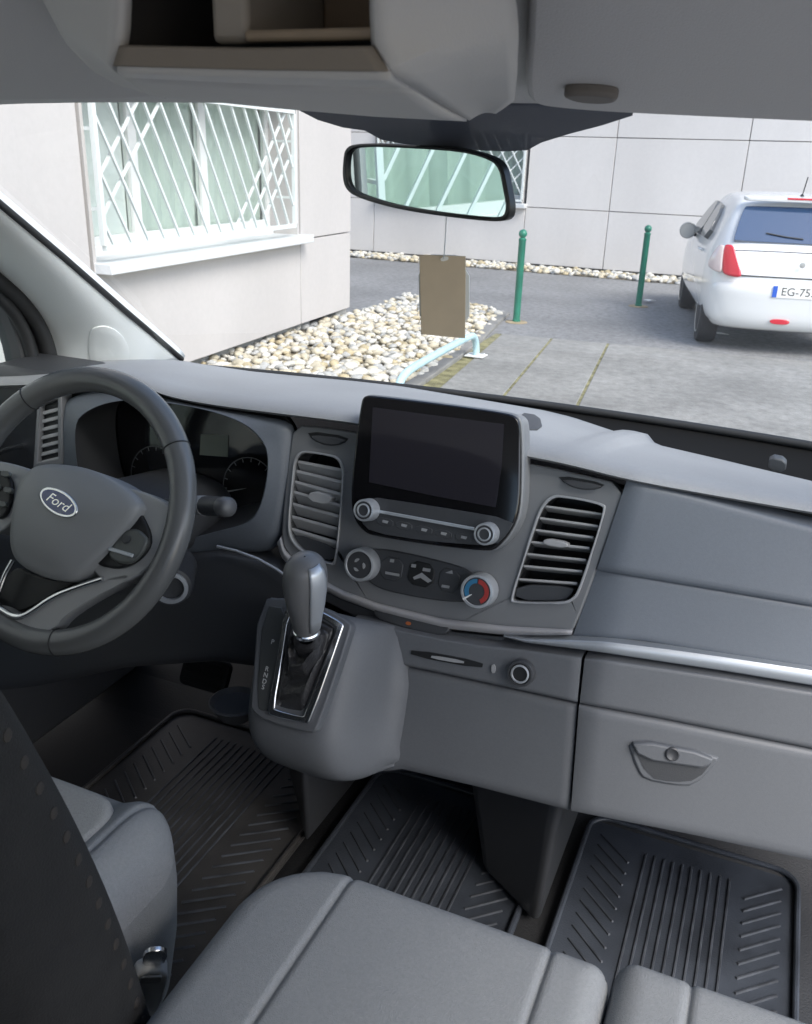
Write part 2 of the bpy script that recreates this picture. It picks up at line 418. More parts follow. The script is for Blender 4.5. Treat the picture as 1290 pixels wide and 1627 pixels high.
P1, P2 = at(1090, 445, Z=0), at(560, 402, Z=0)
tF = (P1-P2).normalized()
oF = P2 + tF*((-4.44-P2.x)/tF.x)
FB = Fr(oF, tF, (0, 0, 1))
fb = thing('annex_building', oF, 'pale panelled building wall at the far end of the yard', 'building')
rowsF = [(.06, 1.0), (1.0, 2.13), (2.13, 3.3), (3.3, 4.5), (4.5, 5.7), (5.7, 6.9)]
colsF = [(-7.4, -5.9), (-5.9, -4.4), (-4.4, -2.93), (-2.93, 0), (0, 1.45), (1.45, 3.48), (3.48, 5.0), (5.0, 6.5), (6.5, 8.0), (8, 9.5)]
panels(fb, FB, colsF, rowsF, m_panel2, {(3, 1)})
box('wall_core', (-7.4, .0, -6), (9.5, 6.9, -.87), m_core, fb, fr=FB)
for a, b, c_, d_ in ((-7.4, -2.93, .0, 6.9), (-2.93, 0, 0, .97), (-2.93, 0, 2.17, 6.9), (0, 9.5, 0, 6.9)): box('wall_backing', (a, c_, -.12), (b, d_, -.065), m_core, fb, fr=FB)
box('roof', (-7.4, 6.92, -6), (9.5, 7.0, .08), m_plinth, fb, fr=FB)
window(fb, FB, -2.86, -.08, 1.04, 2.13, (-2.84, -.06, 1.10, 2.22), (-2.4, -2.1, -.10, .12, .34, .56), 0.02)

# ================================================================== pebble beds
m_st = [mat('stone_%s' % n, c, 0.8, bump=0.3, bscale=60, var=0.25, vscale=14) for n, c in (('white', (0.56, 0.54, 0.485)), ('cream', (0.50, 0.45, 0.345)), ('buff', (0.42, 0.355, 0.23)), ('grey', (0.40, 0.40, 0.385)))]
def stone_mesh(i, sub):
    bm = bmesh.new(); bmesh.ops.create_icosphere(bm, subdivisions=sub, radius=1.0)
    sx, sy, sz = random.uniform(.85, 1.25), random.uniform(.7, 1.0), random.uniform(.45, .65)
    o = Vector((i*7.3, i*3.1, 0))
    for v in bm.verts:
        k = 1+0.28*noise.noise(v.co*1.1+o); v.co = Vector((v.co.x*sx*k, v.co.y*sy*k, v.co.z*sz*k))
    for f in bm.faces: f.smooth = True
    me = bpy.data.meshes.new('stone'); bm.to_mesh(me); bm.free(); return me
hi = [[stone_mesh(i*4+k, 2) for k in range(4)] for i in range(4)]
lo_ = [stone_mesh(40+k, 1) for k in range(6)]
for i, lst in enumerate(hi):
    for me in lst: me.materials.append(m_st[i])
def inside(p, poly):
    c = False
    for i in range(len(poly)):
        a, b = poly[i], poly[i-1]
        if (a[1] > p[1]) != (b[1] > p[1]) and p[0] < (b[0]-a[0])*(p[1]-a[1])/(b[1]-a[1])+a[0]: c = not c
    return c
def proj(P):
    c = RM.T @ (np.array(P)-CAM); return CX+F_PX*c[0]/c[2], CY+F_PX*c[1]/c[2], c[2]
def bed(name, poly, step, size, nsingle, gname):
    base = mk(name, [(x, y, .006) for x, y in poly], [tuple(range(len(poly)))], m_soil)
    tag(base, kind='structure')
    x0, x1 = min(p[0] for p in poly), max(p[0] for p in poly); y0, y1 = min(p[1] for p in poly), max(p[1] for p in poly)
    pts = []
    y = y0; r = 0
    while y < y1:
        x = x0 + (step/2 if r % 2 else 0)
        while x < x1:
            q = (x+random.uniform(-.35, .35)*step, y+random.uniform(-.35, .35)*step)
            if inside(q, poly):
                pts.append((q[0], q[1], .006+random.uniform(.0, .035)*(step/.08), size*random.choice((.6, .75, .85, 1, 1, 1.1, 1.25))))
            x += step
        y += step*.8; r += 1
    def vis(p):
        a = proj((p[0], p[1], p[2]+.03)); return 340 < a[0] < 1290 and a[1] < 606+max(0, a[0]-640)*.1
    order = sorted(range(len(pts)), key=lambda i: (not vis(pts[i]), (pts[i][0]**2+pts[i][1]**2)))
    single = set(order[:nsingle])
    bm = bmesh.new(); slots = []
    for i, (x, y, z, s) in enumerate(pts):
        R = Matrix.LocRotScale(Vector((x, y, z)), Matrix.Rotation(random.uniform(0, 6.28), 3, 'Z').to_euler(), Vector((s, s, s)))
        R = R @ Matrix.Rotation(random.gauss(0, .25), 4, 'X')
        k = random.choices((0, 1, 2, 3), (5, 4, 1.6, 2))[0]
        if i in single:
            o = bpy.data.objects.new('stone', random.choice(hi[k])); COL.objects.link(o); o.parent = base; o.matrix_local = R
        else:
            n0 = len(bm.verts); f0 = len(bm.faces)
            bm.from_mesh(random.choice(lo_)); bm.verts.ensure_lookup_table(); bm.faces.ensure_lookup_table()
            for v in bm.verts[n0:]: v.co = R @ v.co
            for f in bm.faces[f0:]: f.material_index = k; f.smooth = True
    me = bpy.data.meshes.new('pebbles'); bm.to_mesh(me); bm.free()
    for mm in m_st: me.materials.append(mm)
    o = link('pebbles', me, None, base); o['kind'] = 'stuff'
wl = lambda y, off=.0: C0.x + (y-C0.y)*(tdir.x/tdir.y) + off
bed('pebble_bed', [(wl(4.6, -.1), 4.6), (wl(9.15, -.14), 9.15), (wl(9.2, .02), 9.22), (-4.72, 11.1), (-4.1, 11.15), (-3.14, 10.38), (-2.80, 8.3), (-2.70, 6.5), (-2.62, 4.6)], .088, .052, 240, 'a')
w0 = oF + tF*-4.2; w1 = oF + tF*5.0
bed('pebble_strip', [(w0.x, w0.y-.03), (w0.x, w0.y-.75), (w1.x, w1.y-.72), (w1.x, w1.y-.03)], .105, .062, 60, 'b')
kerb = bpy.data.objects.new('kerb', None); COL.objects.link(kerb); kerb['kind'] = 'structure'
KL = [(-2.50, 4.6), (-2.58, 5.6), (-2.66, 6.6), (-2.735, 7.6), (-2.84, 8.6), (-3.0, 9.6), (-3.10, 10.36)]
for a, b in zip(KL, KL[1:]):
    a, b = Vector(a), Vector(b); t = (b-a).normalized(); s = Vector((t.y, -t.x))*.06; a = a+t*.004; b = b-t*.004
    Vv = [Vector((q.x, q.y, z)) for z in (-.02, .04) for q in (a-s, a+s, b+s, b-s)]
    mk('kerb_stone', Vv, [(3, 2, 1, 0), (4, 5, 6, 7), (0, 1, 5, 4), (1, 2, 6, 5), (2, 3, 7, 6), (3, 0, 4, 7)], m_kerb, kerb, True, 35, .012, 2)
# low pale blue hoop rail
m_blue = mat('pale_blue_paint', (0.42, 0.60, 0.65), 0.4, var=0.1, vscale=6)
hp = thing('hoop_rail', (-2.56, 7.78, 0), 'low pale blue bent tube rail along the pebble bed edge', 'barrier')
pth = [(-2.49, 5.75, 0), (-2.49, 5.75, .10), (-2.5, 5.8, .17), (-2.52, 5.92, .215), (-2.54, 6.2, .23), (-2.58, 7.3, .23), (-2.59, 7.62, .23), (-2.59, 7.72, .21), (-2.585, 7.77, .15), (-2.58, 7.78, .07), (-2.58, 7.78, .0)]
tube('rail', chaikin(pth, 2, False), .032, m_blue, hp, 12)
for x, y in ((-2.58, 7.78), (-2.49, 5.75)):
    box('base_plate', (x-.09, y-.08, .018), (x+.09, y+.08, .030), m_white, hp, .004)
    for sx in (-.06, .06):
        for sy in (-.05, .05): lathe('bolt', [(.009, 0), (.009, .008), (.004, .012)], Fr((x+sx, y+sy, .030), (1, 0, 0), (0, 1, 0)), m_sill, hp, 8)
# bollards
m_green = mat('green_paint', (0.022, 0.175, 0.115), 0.35, var=0.15, vscale=8)
m_rust = mat('rusty_footing', (0.30, 0.24, 0.15), 0.9, var=0.3, vscale=12)
def bollard(px, py, label):
    P = at(px, py, Z=0)
    b = thing('bollard', P, label, 'bollard', 'green bollards across the yard')
    f = Fr(P, (1, 0, 0), (0, 1, 0))
    lathe('post', [(.046, 0), (.046, .03), (.040, .035), (.040, .90), (.043, .905), (.043, .92), (.030, .93), (.022, .94)], f, m_green, b, 20)
    prof = [(.020, .935)] + [(.047*math.cos(rad(a)), .975+.047*math.sin(rad(a))) for a in range(-60, 91, 15)]
    prof[-1] = (.002, 1.022)
    lathe('ball_finial', prof, f, m_green, b, 20)
    lathe('footing', [(.13, .002), (.125, .008), (.05, .012)], f, m_rust, b, 14)
bollard(820, 512, 'green metal bollard with ball top beside the pebble bed')
bollard(1014, 487, 'green metal bollard with ball top standing nearer the white car')
m_paper = mat('paper', (0.75, 0.75, 0.72), 0.8)
for k, (px, py, lab) in enumerate(((1031, 479, 'small white paper scrap beside the bollard foot'), (1146, 533, 'tiny white paper scrap under the white car'))):
    P = at(px, py, Z=0.02)
    Vv = [P+Vector((random.uniform(-.02, .02)+a*.07, b*.05, .006+.02*random.random())) for b in (-1, 0, 1) for a in (-1, 0, 1)]
    o = mk('paper_scrap', Vv, [(0, 1, 4, 3), (1, 2, 5, 4), (3, 4, 7, 6), (4, 5, 8, 7)], m_paper)
    tag(o, lab, 'litter'); s_ = o.modifiers.new('t', 'SOLIDIFY'); s_.thickness = .002

# ================================================================== parked white hatchback
m_car = mat('white_car_paint', (0.70, 0.715, 0.725), 0.25, coat=0.8)
m_tyre = mat('tyre_rubber', (0.025, 0.025, 0.027), 0.8, bump=.3, bscale=80)
m_rim = mat('alloy', (0.5, 0.5, 0.5), 0.35, 0.8)
m_cglass = mat('painted_sky_car_glass', (0.018, 0.05, 0.12), 0.03, spec=1.0, coat=1.0)  # blue base colour stands in for the sky reflected in the rear glass
m_cside = mat('side_car_glass', (0.10, 0.105, 0.105), 0.05, spec=0.8)
m_red = mat('red_lens', (0.55, 0.012, 0.03), 0.15, coat=1.0)
m_clear = mat('clear_lens', (0.66, 0.55, 0.54), 0.12, coat=1.0)
m_blk = mat('black_plastic', (0.02, 0.021, 0.022), 0.5)
hdg = rad(11)
cu_, cv_ = Vector((math.cos(hdg), math.sin(hdg), 0)), Vector((-math.sin(hdg), math.cos(hdg), 0))
wheelL = at(1113, 541, Z=0)
CO = wheelL + cu_*.75 - cv_*.60
CF = Fr(CO, cu_, cv_)
car = thing('parked_car', CO, 'white hatchback parked in the yard facing the far wall', 'car')
ST = [  # y, bottom z, half width, belt z, roof half width, top z
 (0.00, .30, .60, .66, .50, .74), (0.03, .25, .70, .70, .60, .86), (0.08, .23, .765, .78, .66, .96), (0.16, .22, .80, .84, .68, 1.04), (0.30, .22, .825, .90, .66, 1.20), (0.45, .22, .838, .93, .63, 1.39),
 (0.52, .22, .842, .94, .62, 1.455), (0.8, .22, .845, .95, .61, 1.49), (1.5, .22, .845, .95, .61, 1.51), (2.1, .22, .845, .95, .59, 1.48), (2.4, .22, .845, .95, .60, 1.38), (2.9, .22, .842, .93, .70, 1.03), (3.2, .22, .835, .88, .70, .97), (3.6, .23, .80, .78, .62, .88), (3.78, .26, .72, .66, .52, .74), (3.85, .32, .60, .56, .45, .62)]
rows = []
for y, zb, w, bz, wr, zt in ST:
    half = [(0, zb), (w*.7, zb), (w*.93, zb+.05), (w*.99, zb+.16), (w, (zb+bz)/2+.05), (w*.985, bz-.08), (w*.955, bz), ((w*.95+wr)/2+.012, (bz+zt-.06)/2), (wr, zt-.055), (wr*.88, zt-.018), (wr*.5, zt-.003), (0, zt)]
    ring = [CF.p(x, y, z) for x, z in half] + [CF.p(-x, y, z) for x, z in half[-2:0:-1]]
    rows.append(ring)
body = grid('body', [[sum(rows[0], Vector())/len(rows[0])+cv_*.005]*len(rows[0])] + rows + [[sum(rows[-1], Vector())/len(rows[-1])]*len(rows[0])], m_car, car, closed_u=True, subd=2)
# rear bumper
brow = []
for z, o_, w in ((.24, .05, .70), (.27, -.02, .74), (.36, -.055, .775), (.50, -.06, .79), (.60, -.075, .79), (.66, -.07, .785), (.70, -.04, .77), (.72, .03, .74)):
    brow.append([CF.p(w*math.copysign(abs(math.sin(t))**.75, math.sin(t)), o_+.42*(1-abs(math.cos(t))**.42) if abs(t) < 1.57 else o_+.42, z) for t in np.linspace(-1.5, 1.5, 33)])
bmp = grid('bumper', brow, m_car, car, subd=1, solid=.012)
# rear glass
hg = Fr(CF.p(0, .300, 1.222), cu_, (CF.p(0, .45, 1.41)-CF.p(0, .16, 1.045)))
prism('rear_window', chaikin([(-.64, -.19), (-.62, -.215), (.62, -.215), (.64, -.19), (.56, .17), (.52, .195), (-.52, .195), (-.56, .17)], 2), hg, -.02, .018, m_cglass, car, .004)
prism('spoiler', chaikin([(-.57, .0), (-.5, -.02), (.5, -.02), (.57, .0), (.57, .14), (-.57, .14)], 2), Fr(CF.p(0, .36, 1.448), cu_, cv_+Vector((0, 0, .12))), -.02, .018, m_car, car, .01, 3)
box('brake_light', (-.18, .335, 1.452), (.18, .36, 1.470), m_red, car, .003, 2, CF)
prism('tailgate_gap', chaikin([(-.612, -.004), (-.59, -.012), (.59, -.012), (.612, -.004), (.657, .225), (.63, .245), (-.63, .245), (-.657, .225)], 2), Fr(CF.p(0, .015, .755), cu_, Vector((0, 0, 1))+cv_*.35), -.04, .0085, m_blk, car)
prism('tailgate', chaikin([(-.60, .01), (-.58, 0), (.58, 0), (.60, .01), (.645, .22), (.62, .235), (-.62, .235), (-.645, .22)], 2), Fr(CF.p(0, .015, .755), cu_, Vector((0, 0, 1))+cv_*.35), -.04, .012, m_car, car, .008, 3)
# number plate
pf = Fr(CF.p(.02, -.078, .63), cu_, (0, 0, 1))
pl = prism('number_plate', rrect(.52, .11, .01, 3), pf, -.004, .004, mat('plate_white', (0.75, 0.75, 0.73), 0.4), car)
prism('euro_band', [(-.258, -.053), (-.215, -.053), (-.215, .053), (-.258, .053)], pf, .004, .0052, mat('plate_blue', (0.02, 0.10, 0.5), .4), pl)
text('plate_lettering', 'EG-753', pf.shift(.0042), .105, m_blk, pl, .0004, c=0.0).location += cu_*-.02
prism('rear_reflector', chaikin([(-.09, -.025), (.09, -.025), (.09, .025), (-.09, .025)], 2), Fr(CF.p(-.12, -.062, .345), cu_, (0, 0, 1)), -.01, .01, m_red, car, .004)
# tail lamps
for s in (-1, 1):
    inn = [(.640, .080, 1.03), (.605, .040, .93), (.560, .000, .83), (.525, -.024, .735)]
    mid = [(.705, .125, 1.03), (.710, .100, .94), (.705, .078, .85), (.695, .06, .755)]
    out = [(.735, .20, 1.005), (.775, .20, .94), (.80, .22, .87), (.805, .235, .81)]
    nudge = lambda q, k: CF.p(s*(q[0]+k*.03), q[1]-.035, q[2])
    a = grid('tail_lamp', [[nudge(q, 0) for q in inn], [nudge(((i[0]+j[0])/2+.008, (i[1]+j[1])/2-.012, (i[2]+j[2])/2), .2) for i, j in zip(inn, mid)], [nudge(q, .5) for q in mid]], m_red, car, subd=2, solid=.02)
    grid('clear_lens', [[nudge(q, .5) for q in mid], [nudge(((i[0]+j[0])/2+.015, (i[1]+j[1])/2-.02, (i[2]+j[2])/2), .8) for i, j in zip(mid, out)], [nudge(q, 1) for q in out]], m_clear, a, subd=2, solid=.02)
tube('rear_wiper', [hg.p(.0, -.17, .026), hg.p(-.15, -.155, .026), hg.p(-.34, -.12, .026)], .007, m_blk, car, 6)
lathe('tail_badge', [(.028, 0), (.028, .004), (.02, .005)], Fr(CF.p(0, -.012, .88), cu_, (0, 0, 1)), m_rim, car, 20)
# side glass, mirrors, handles, wheels
for s in (-1, 1):
    sf = Fr(CF.p(s*.725, 1.5, 1.19), cv_*(-s), Vector((0, 0, 1))-cu_*(s*.47))
    for pts in ([(-.62, -.19), (.05, -.20), (.05, .19), (-.40, .17)], [(.11, -.20), (.98, -.21), (.52, .19), (.11, .20)]):
        prism('side_window', chaikin([(-s*a, b) for a, b in pts], 1), sf, -.03, .024, m_cside, car, .004)
    mf = Fr(CF.p(s*.93, 2.22, 1.02), cu_, (0, 0, 1))
    lathe('mirror_shell', [(.02, -.10), (.07, -.08), (.095, -.02), (.098, .01), (.085, .02), (.08, .014)], Fr(CF.p(s*.905, 2.22, 1.02), cu_*1.0, (0, 0, 1)), m_car if s > 0 else mat('mirror_grey', (.30, .31, .31), .3), car, 20)
    tube('mirror_arm', [CF.p(s*.80, 2.28, .97), CF.p(s*.90, 2.26, .98)], .022, m_blk, car, 8)
    tube('door_handle', chaikin([CF.p(s*.832, 1.0, .90), CF.p(s*.862, 1.04, .905), CF.p(s*.862, 1.16, .905), CF.p(s*.832, 1.2, .90)], 2, False), .013, m_car, car, 8)
    for y in (.60, 3.03):
        wf = Fr(CF.p(s*.72, y, .30), cv_*(-s), (0, 0, 1)); wf.n = cu_*s
        prof = [(.20, -.09), (.285, -.09), (.30, -.07), (.302, .0), (.30, .07), (.285, .095), (.20, .10)]
        wh = lathe('wheel', prof, wf, m_tyre, car, 36)
        lathe('rim', [(.20, .08), (.205, .104), (.19, .10), (.16, .06), (.05, .055), (.03, .07), (.005, .07)], wf, m_rim, wh, 36)
tube('antenna', [CF.p(0.0, .62, 1.48), CF.p(0.0, .50, 1.66)], .006, m_blk, car, 6)
lathe('antenna_base', [(.02, 0), (.02, .015), (.008, .03)], Fr(CF.p(0, .62, 1.472), cu_, cv_), m_blk, car, 12)

# ================================================================== VAN CABIN: shell
XC = -0.385                                            # the van's centre line
m_head = mat('headliner_cloth', (0.60, 0.595, 0.58), 0.95, bump=0.4, bscale=900, var=0.05, vscale=9)
m_visor = mat('visor_vinyl', (0.58, 0.57, 0.56), 0.8, bump=0.3, bscale=700)
m_pillar = mat('pillar_plastic', (0.70, 0.73, 0.725), 0.6, bump=0.15, bscale=900)
m_seal = mat('rubber_seal', (0.02, 0.021, 0.022), 0.6)
m_doordark = mat('door_plastic', (0.07, 0.073, 0.078), 0.55, bump=.2, bscale=800)
m_floor = mat('floor_rubber', (0.016, 0.017, 0.019), 0.6, bump=0.4, bscale=300, var=0.3, vscale=6)
m_body = mat('van_paint', (0.5, 0.51, 0.52), 0.3, coat=.5)
m_chrome = mat('satin_chrome', (0.75, 0.76, 0.77), 0.22, 1.0)
m_ws = glass('windscreen_glass', (0.95, 0.975, 0.965), 0.6)

XL, XR = -1.25, 0.52
# floor and bulkhead, one sheet bent upwards at the front
prof = [(-1.2, .60), (1.22, .60), (1.33, .615), (1.44, .70), (1.52, .84), (1.56, 1.0), (1.57, 1.26)]
tag(grid('cabin_floor', [[Vector((x, y, z)) for x in (XL+.01, XC, XR+.2)] for y, z in prof], m_floor, solid=.02), kind='structure')
# headliner and roof skin
hp_ = [(-1.2, 1.885), (-.4, 1.885), (.1, 1.875), (.35, 1.850), (.55, 1.805), (.72, 1.766), (.80, 1.752), (.845, 1.748), (.86, 1.752)]
rows = []
for y, z in hp_:
    rows.append([Vector((XC+s*.86, y-.05*s*s*(1 if y > .5 else 0), z-.05*abs(s)**4)) for s in np.linspace(-1.02, 1.02, 25)])
hl = grid('headliner', rows, m_head); tag(hl, kind='structure')
so = hl.modifiers.new('t', 'SOLIDIFY'); so.thickness = .05; so.offset = -1 if hl.data.polygons[30].normal.z < 0 else 1
# windscreen
TOPY = lambda s: .862-.06*s*s
BASEY = lambda s: 1.535-.085*s*s
rows = []
for v in np.linspace(0, 1, 12):
    row = []
    for s in np.linspace(-1, 1, 25):
        hw = .66+.10*v
        row.append(Vector((XC+s*hw, TOPY(s)*(1-v)+BASEY(s)*v, 1.757*(1-v)+1.293*v+.018*math.sin(math.pi*v)-.012*s*s*(1-v))))
    rows.append(row)
ws = grid('windscreen', rows, m_ws)
tag(ws, 'wide sloping clear windscreen between dashboard and headliner', 'windscreen')
WSROWS = rows
tube('base_seal', [p+Vector((0, -.004, .002)) for p in rows[-1]], .0075, m_seal, ws, 8)
for k in (0, -1): tube('side_seal', [r[k]+Vector((.004 if k == 0 else -.004, -.004, 0)) for r in rows], .006, m_seal, ws, 8)
def tintmat(name, col, a):
    M = bpy.data.materials.new(name); M.use_nodes = True; nt = M.node_tree; P = nt.nodes['Principled BSDF']
    P.inputs['Base Color'].default_value = (*col, 1); P.inputs['Roughness'].default_value = .6; P.inputs['Alpha'].default_value = a; return M
WF = Fr((XC, .862, 1.752), (1, 0, 0), (0, -(1.535-.862), 1.757-1.293))
# dark dotted shade band round the mirror mount, printed on the glass
px_band = [(440, 150), (470, 172), (505, 190), (545, 202), (580, 207), (605, 221), (640, 228), (720, 236), (800, 240), (838, 238), (860, 226), (905, 212), (955, 199), (1005, 183), (1010, 150)]
pts = [WF.hit(x, y, .0205) for x, y in px_band]
n_ = len(pts)
me_v = [WF.p(a, b, .02) for a, b in pts] + [WF.p(a, b, .021) for a, b in pts]
mk('shade_band', me_v, [tuple(range(n_))[::-1], tuple(range(n_, 2*n_))] + [(i, (i+1) % n_, n_+(i+1) % n_, n_+i) for i in range(n_)], tintmat('frit_band', (.085, .095, .12), .86), ws)

# A pillars
def pillar(mx, label):
    X = (lambda p: p) if not mx else (lambda p: Vector((2*XC-p.x, p.y, p.z)))
    w_px = [(-190, 168), (-90, 250), (0, 324), (100, 408), (200, 495), (245, 533), (289, 571)]
    d_px = [(-190, 262), (-90, 340), (0, 425), (45, 468), (82, 520), (100, 560), (112, 606)]
    w3 = [at(x, y, X=-1.00-.02*i) for i, (x, y) in enumerate(w_px)]
    d3 = [at(x, y, X=-1.175-.004*i) for i, (x, y) in enumerate(d_px)]
    rows = []
    for w, d_ in zip(w3, d3):
        c = (w+d_)/2
        bul = lambda q, k: q + Vector((.035*k, -.02*k, 0))
        rows.append([X(w+Vector((-.015, .035, 0))), X(w), X(bul(w*.85+d_*.15, .45)), X(bul(w*.6+d_*.4, .9)), X(bul(w*.35+d_*.65, .8)), X(bul(w*.12+d_*.88, .35)), X(d_), X(d_+Vector((-.03, -.004, 0)))])
    p = thing('windscreen_pillar', rows[-1][3], label, 'pillar', 'pillars beside the windscreen')
    g_ = grid('pillar_trim', rows, m_pillar, p, subd=2, solid=.006)
    return p, g_, w3, d3
pA, gA, w3, d3 = pillar(False, 'pale grey plastic windscreen pillar beside the steering wheel')
pB = pillar(True, 'pale grey plastic windscreen pillar on the passenger side')
# speaker cover on the pillar foot
drape('tweeter_cover', [(145, 520), (168, 516), (190, 527), (206, 552), (203, 575), (190, 579), (145, 579), (141, 560), (141, 535)], gA, m_pillar, pA, .004)
tube('pillar_seal', [p+Vector((.004, -.006, .002)) for p in w3], .0055, m_seal, pA, 8)

# driver's door
door = thing('front_door', (-1.22, .6, .62), 'dark trimmed driver door with window beside the steering wheel', 'door')
DF = Fr((-1.225, 0, 0), (0, 1, 0), (0, 0, 1))
inner = chaikin([(1.15, 1.28), (1.135, 1.43), (1.08, 1.50), (.92, 1.63), (.78, 1.715), (.16, 1.73), (.14, 1.28), (.6, 1.28)], 2)
outer = chaikin([(1.46, 1.08), (1.38, 1.44), (1.22, 1.555), (1.02, 1.70), (.84, 1.80), (.08, 1.80), (.06, 1.12), (.6, 1.08)], 2)
ringprism('window_frame', outer, inner, DF, -.03, .018, m_doordark, door, .006)
prism('window_glass', inner, DF, -.012, -.008, glass('door_glass', (.90, .95, .93), .8), door)
box('door_card', (.06, .62, -.05), (1.36, 1.14, .03), m_doordark, door, .01, 2, DF)
tube('armrest', chaikin([(-1.18, .2, 1.08), (-1.16, .5, 1.08), (-1.16, .75, 1.1), (-1.19, .95, 1.15)], 2, False), .035, m_doordark, door, 12)
sl_px = [(-60, 400), (0, 449), (30, 474), (58, 510), (76, 550), (84, 600), (80, 680)]
tube('door_seal', chaikin([at(x, y, X=-1.195) for x, y in sl_px], 2, False), .014, m_seal, door, 10)
sl2 = [(-60, 425), (0, 474), (22, 496), (42, 532), (52, 570), (54, 620), (50, 700)]
tube('frame_lip', chaikin([at(x, y, X=-1.20) for x, y in sl2], 2, False), .011, m_seal, door, 10)
tube('pull_handle', chaikin([at(-10, 722, X=-1.15), at(15, 712, X=-1.15), at(45, 708, X=-1.15), at(62, 714, X=-1.16)], 2, False), .005, m_chrome, door, 8)
# bodyside behind the driver's door and the passenger-side sill
side = thing('van_side', (-1.25, -.6, .6), 'grey van body side panel behind the driver door', 'van panel')
box('side_panel', (-1.29, -1.2, .55), (-1.235, .055, 1.86), m_body, side, .01)
sill = box('door_step', (XR+.06, -1.2, .42), (XR+.22, 1.3, .585), m_doordark, None, .02, 3); tag(sill, 'dark step under the open passenger door', 'step')

# sun visors
VF = Fr((XC, .82, 1.742), (1, 0, 0), (0, -.25, .060))
def visor(px, label, clip):
    pts = [VF.hit(x, y, .012) for x, y in px]
    v = thing('sun_visor', VF.p(*pts[0]), label, 'sun visor', 'folded sun visors')
    prism('visor_panel', chaikin(pts, 2), VF, -.006, .012, m_visor, v, .006, 3)
    pxprism('clip', clip, VF, .010, .020, mat('visor_clip', (.16, .145, .13), .6), v, 2, .003)
    return v
visor([(838, -60), (836, 60), (832, 140), (842, 168), (900, 176), (1000, 183), (1290, 196), (1500, 204), (1500, -60)], 'grey sun visor folded flat beside the console on the passenger side', [(885, 152), (935, 150), (985, 156), (975, 168), (915, 166)])
visor([(-300, -60), (62, -60), (96, 20), (140, 90), (180, 128), (262, 152), (230, 159), (0, 161), (-300, 158)], 'grey sun visor folded flat above the steering wheel', [(270, 140), (310, 138), (345, 146), (335, 156), (285, 154)])

# overhead console with an open shelf
m_con = mat('console_plastic', (0.53, 0.525, 0.51), 0.65, bump=0.15, bscale=900)
m_tan = mat('console_lip', (0.22, 0.19, 0.155), 0.7, bump=0.15, bscale=900)
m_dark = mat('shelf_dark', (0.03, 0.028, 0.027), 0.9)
oc = thing('overhead_console', at(450, 100, Y=.55), 'grey overhead console with open storage shelf above the mirror', 'overhead console')
A = lambda lst: [at(x, y, Y=Y) for x, y, Y in lst]
def sheet(name, r1, r2, mt, parent, mid=0.0, n=24, solid=.008):
    a, b = resample([tuple(p) for p in r1], n), resample([tuple(p) for p in r2], n)
    rows = []
    for v in np.linspace(0, 1, 9): rows.append([Vector(p*(1-v)+q*v)+Vector((0, 0, -mid*math.sin(math.pi*v))) for p, q in zip(a, b)])
    return grid(name, rows, mt, parent, solid=solid)
lipU = A([(196, 72, .46), (400, 76, .46), (592, 73, .46)]); lipL = A([(186, 104, .462), (400, 110, .462), (618, 113, .462)])
sheet('shelf_lip', lipU, lipL, m_tan, oc, -.0)
mid1 = A([(186, 104, .462), (400, 110, .462), (618, 113, .462)]); mid2 = A([(196, 112, .50), (420, 122, .50), (650, 128, .50)])
sheet('lip_roll', mid1, mid2, m_con, oc)
bot = A([(272, 146, .66), (455, 165, .68), (600, 177, .69), (742, 184, .70)])
sheet('underside', mid2, bot, m_con, oc, .004)
sheet('right_cheek', A([(592, -70, .45), (592, 0, .455), (594, 68, .46), (619, 113, .463), (651, 128, .50), (742, 184, .70)]), A([(806, -70, .50), (815, 0, .52), (819, 60, .54), (820, 110, .58), (818, 150, .64), (790, 172, .70)]), m_con, oc, -.003)
sheet('left_cheek', A([(202, -70, .45), (199, 0, .455), (196, 66, .46), (186, 104, .462), (196, 112, .50), (272, 146, .66)]), A([(40, -70, .50), (78, 0, .52), (110, 62, .55), (150, 105, .58), (185, 125, .62), (262, 150, .70)]), m_con, oc, -.003)
# shelf box behind the lip
a, b = at(196, 72, Y=.46), at(592, 73, Y=.46)
zl = (a.z+b.z)/2+.001
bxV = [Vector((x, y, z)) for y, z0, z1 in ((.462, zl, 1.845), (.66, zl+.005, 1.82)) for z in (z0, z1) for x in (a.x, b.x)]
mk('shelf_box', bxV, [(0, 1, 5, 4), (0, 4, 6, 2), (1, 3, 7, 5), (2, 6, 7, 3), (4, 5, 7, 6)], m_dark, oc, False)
pxprism('reading_lamp', [(545, 166), (620, 172), (618, 188), (560, 184)], Fr(at(585, 178, Y=.69), (1, 0, 0), (0, -.2, .045)), -.004, .004, mat('lamp_lens', (.5, .42, .36), .4), oc, 2, .002)
pxprism('grip_recess', [(300, 128), (560, 142), (640, 158), (560, 160), (400, 150)], Fr(at(450, 146, Y=.58), (1, 0, 0), (0, -.2, .035)), -.004, .0045, mat('grip_dark', (.20, .20, .20), .7), oc, 2, .002)
xd = at(402, 60, Y=.50).x
box('shelf_divider', (xd-.012, .475, zl+.002), (xd+.012, .655, 1.82), mat('divider_grey', (.30, .27, .23), .5), oc, .004, 2)
box('compartment_back', (xd+.013, .56, zl+.004), (b.x-.002, .60, 1.82), mat('compartment_brown', (.17, .125, .085), .8), oc, .004, 2)
box('compartment_floor', (xd+.013, .47, zl+.002), (b.x-.002, .558, zl+.008), mat('compartment_tan', (.30, .235, .165), .7), oc, .002, 2)

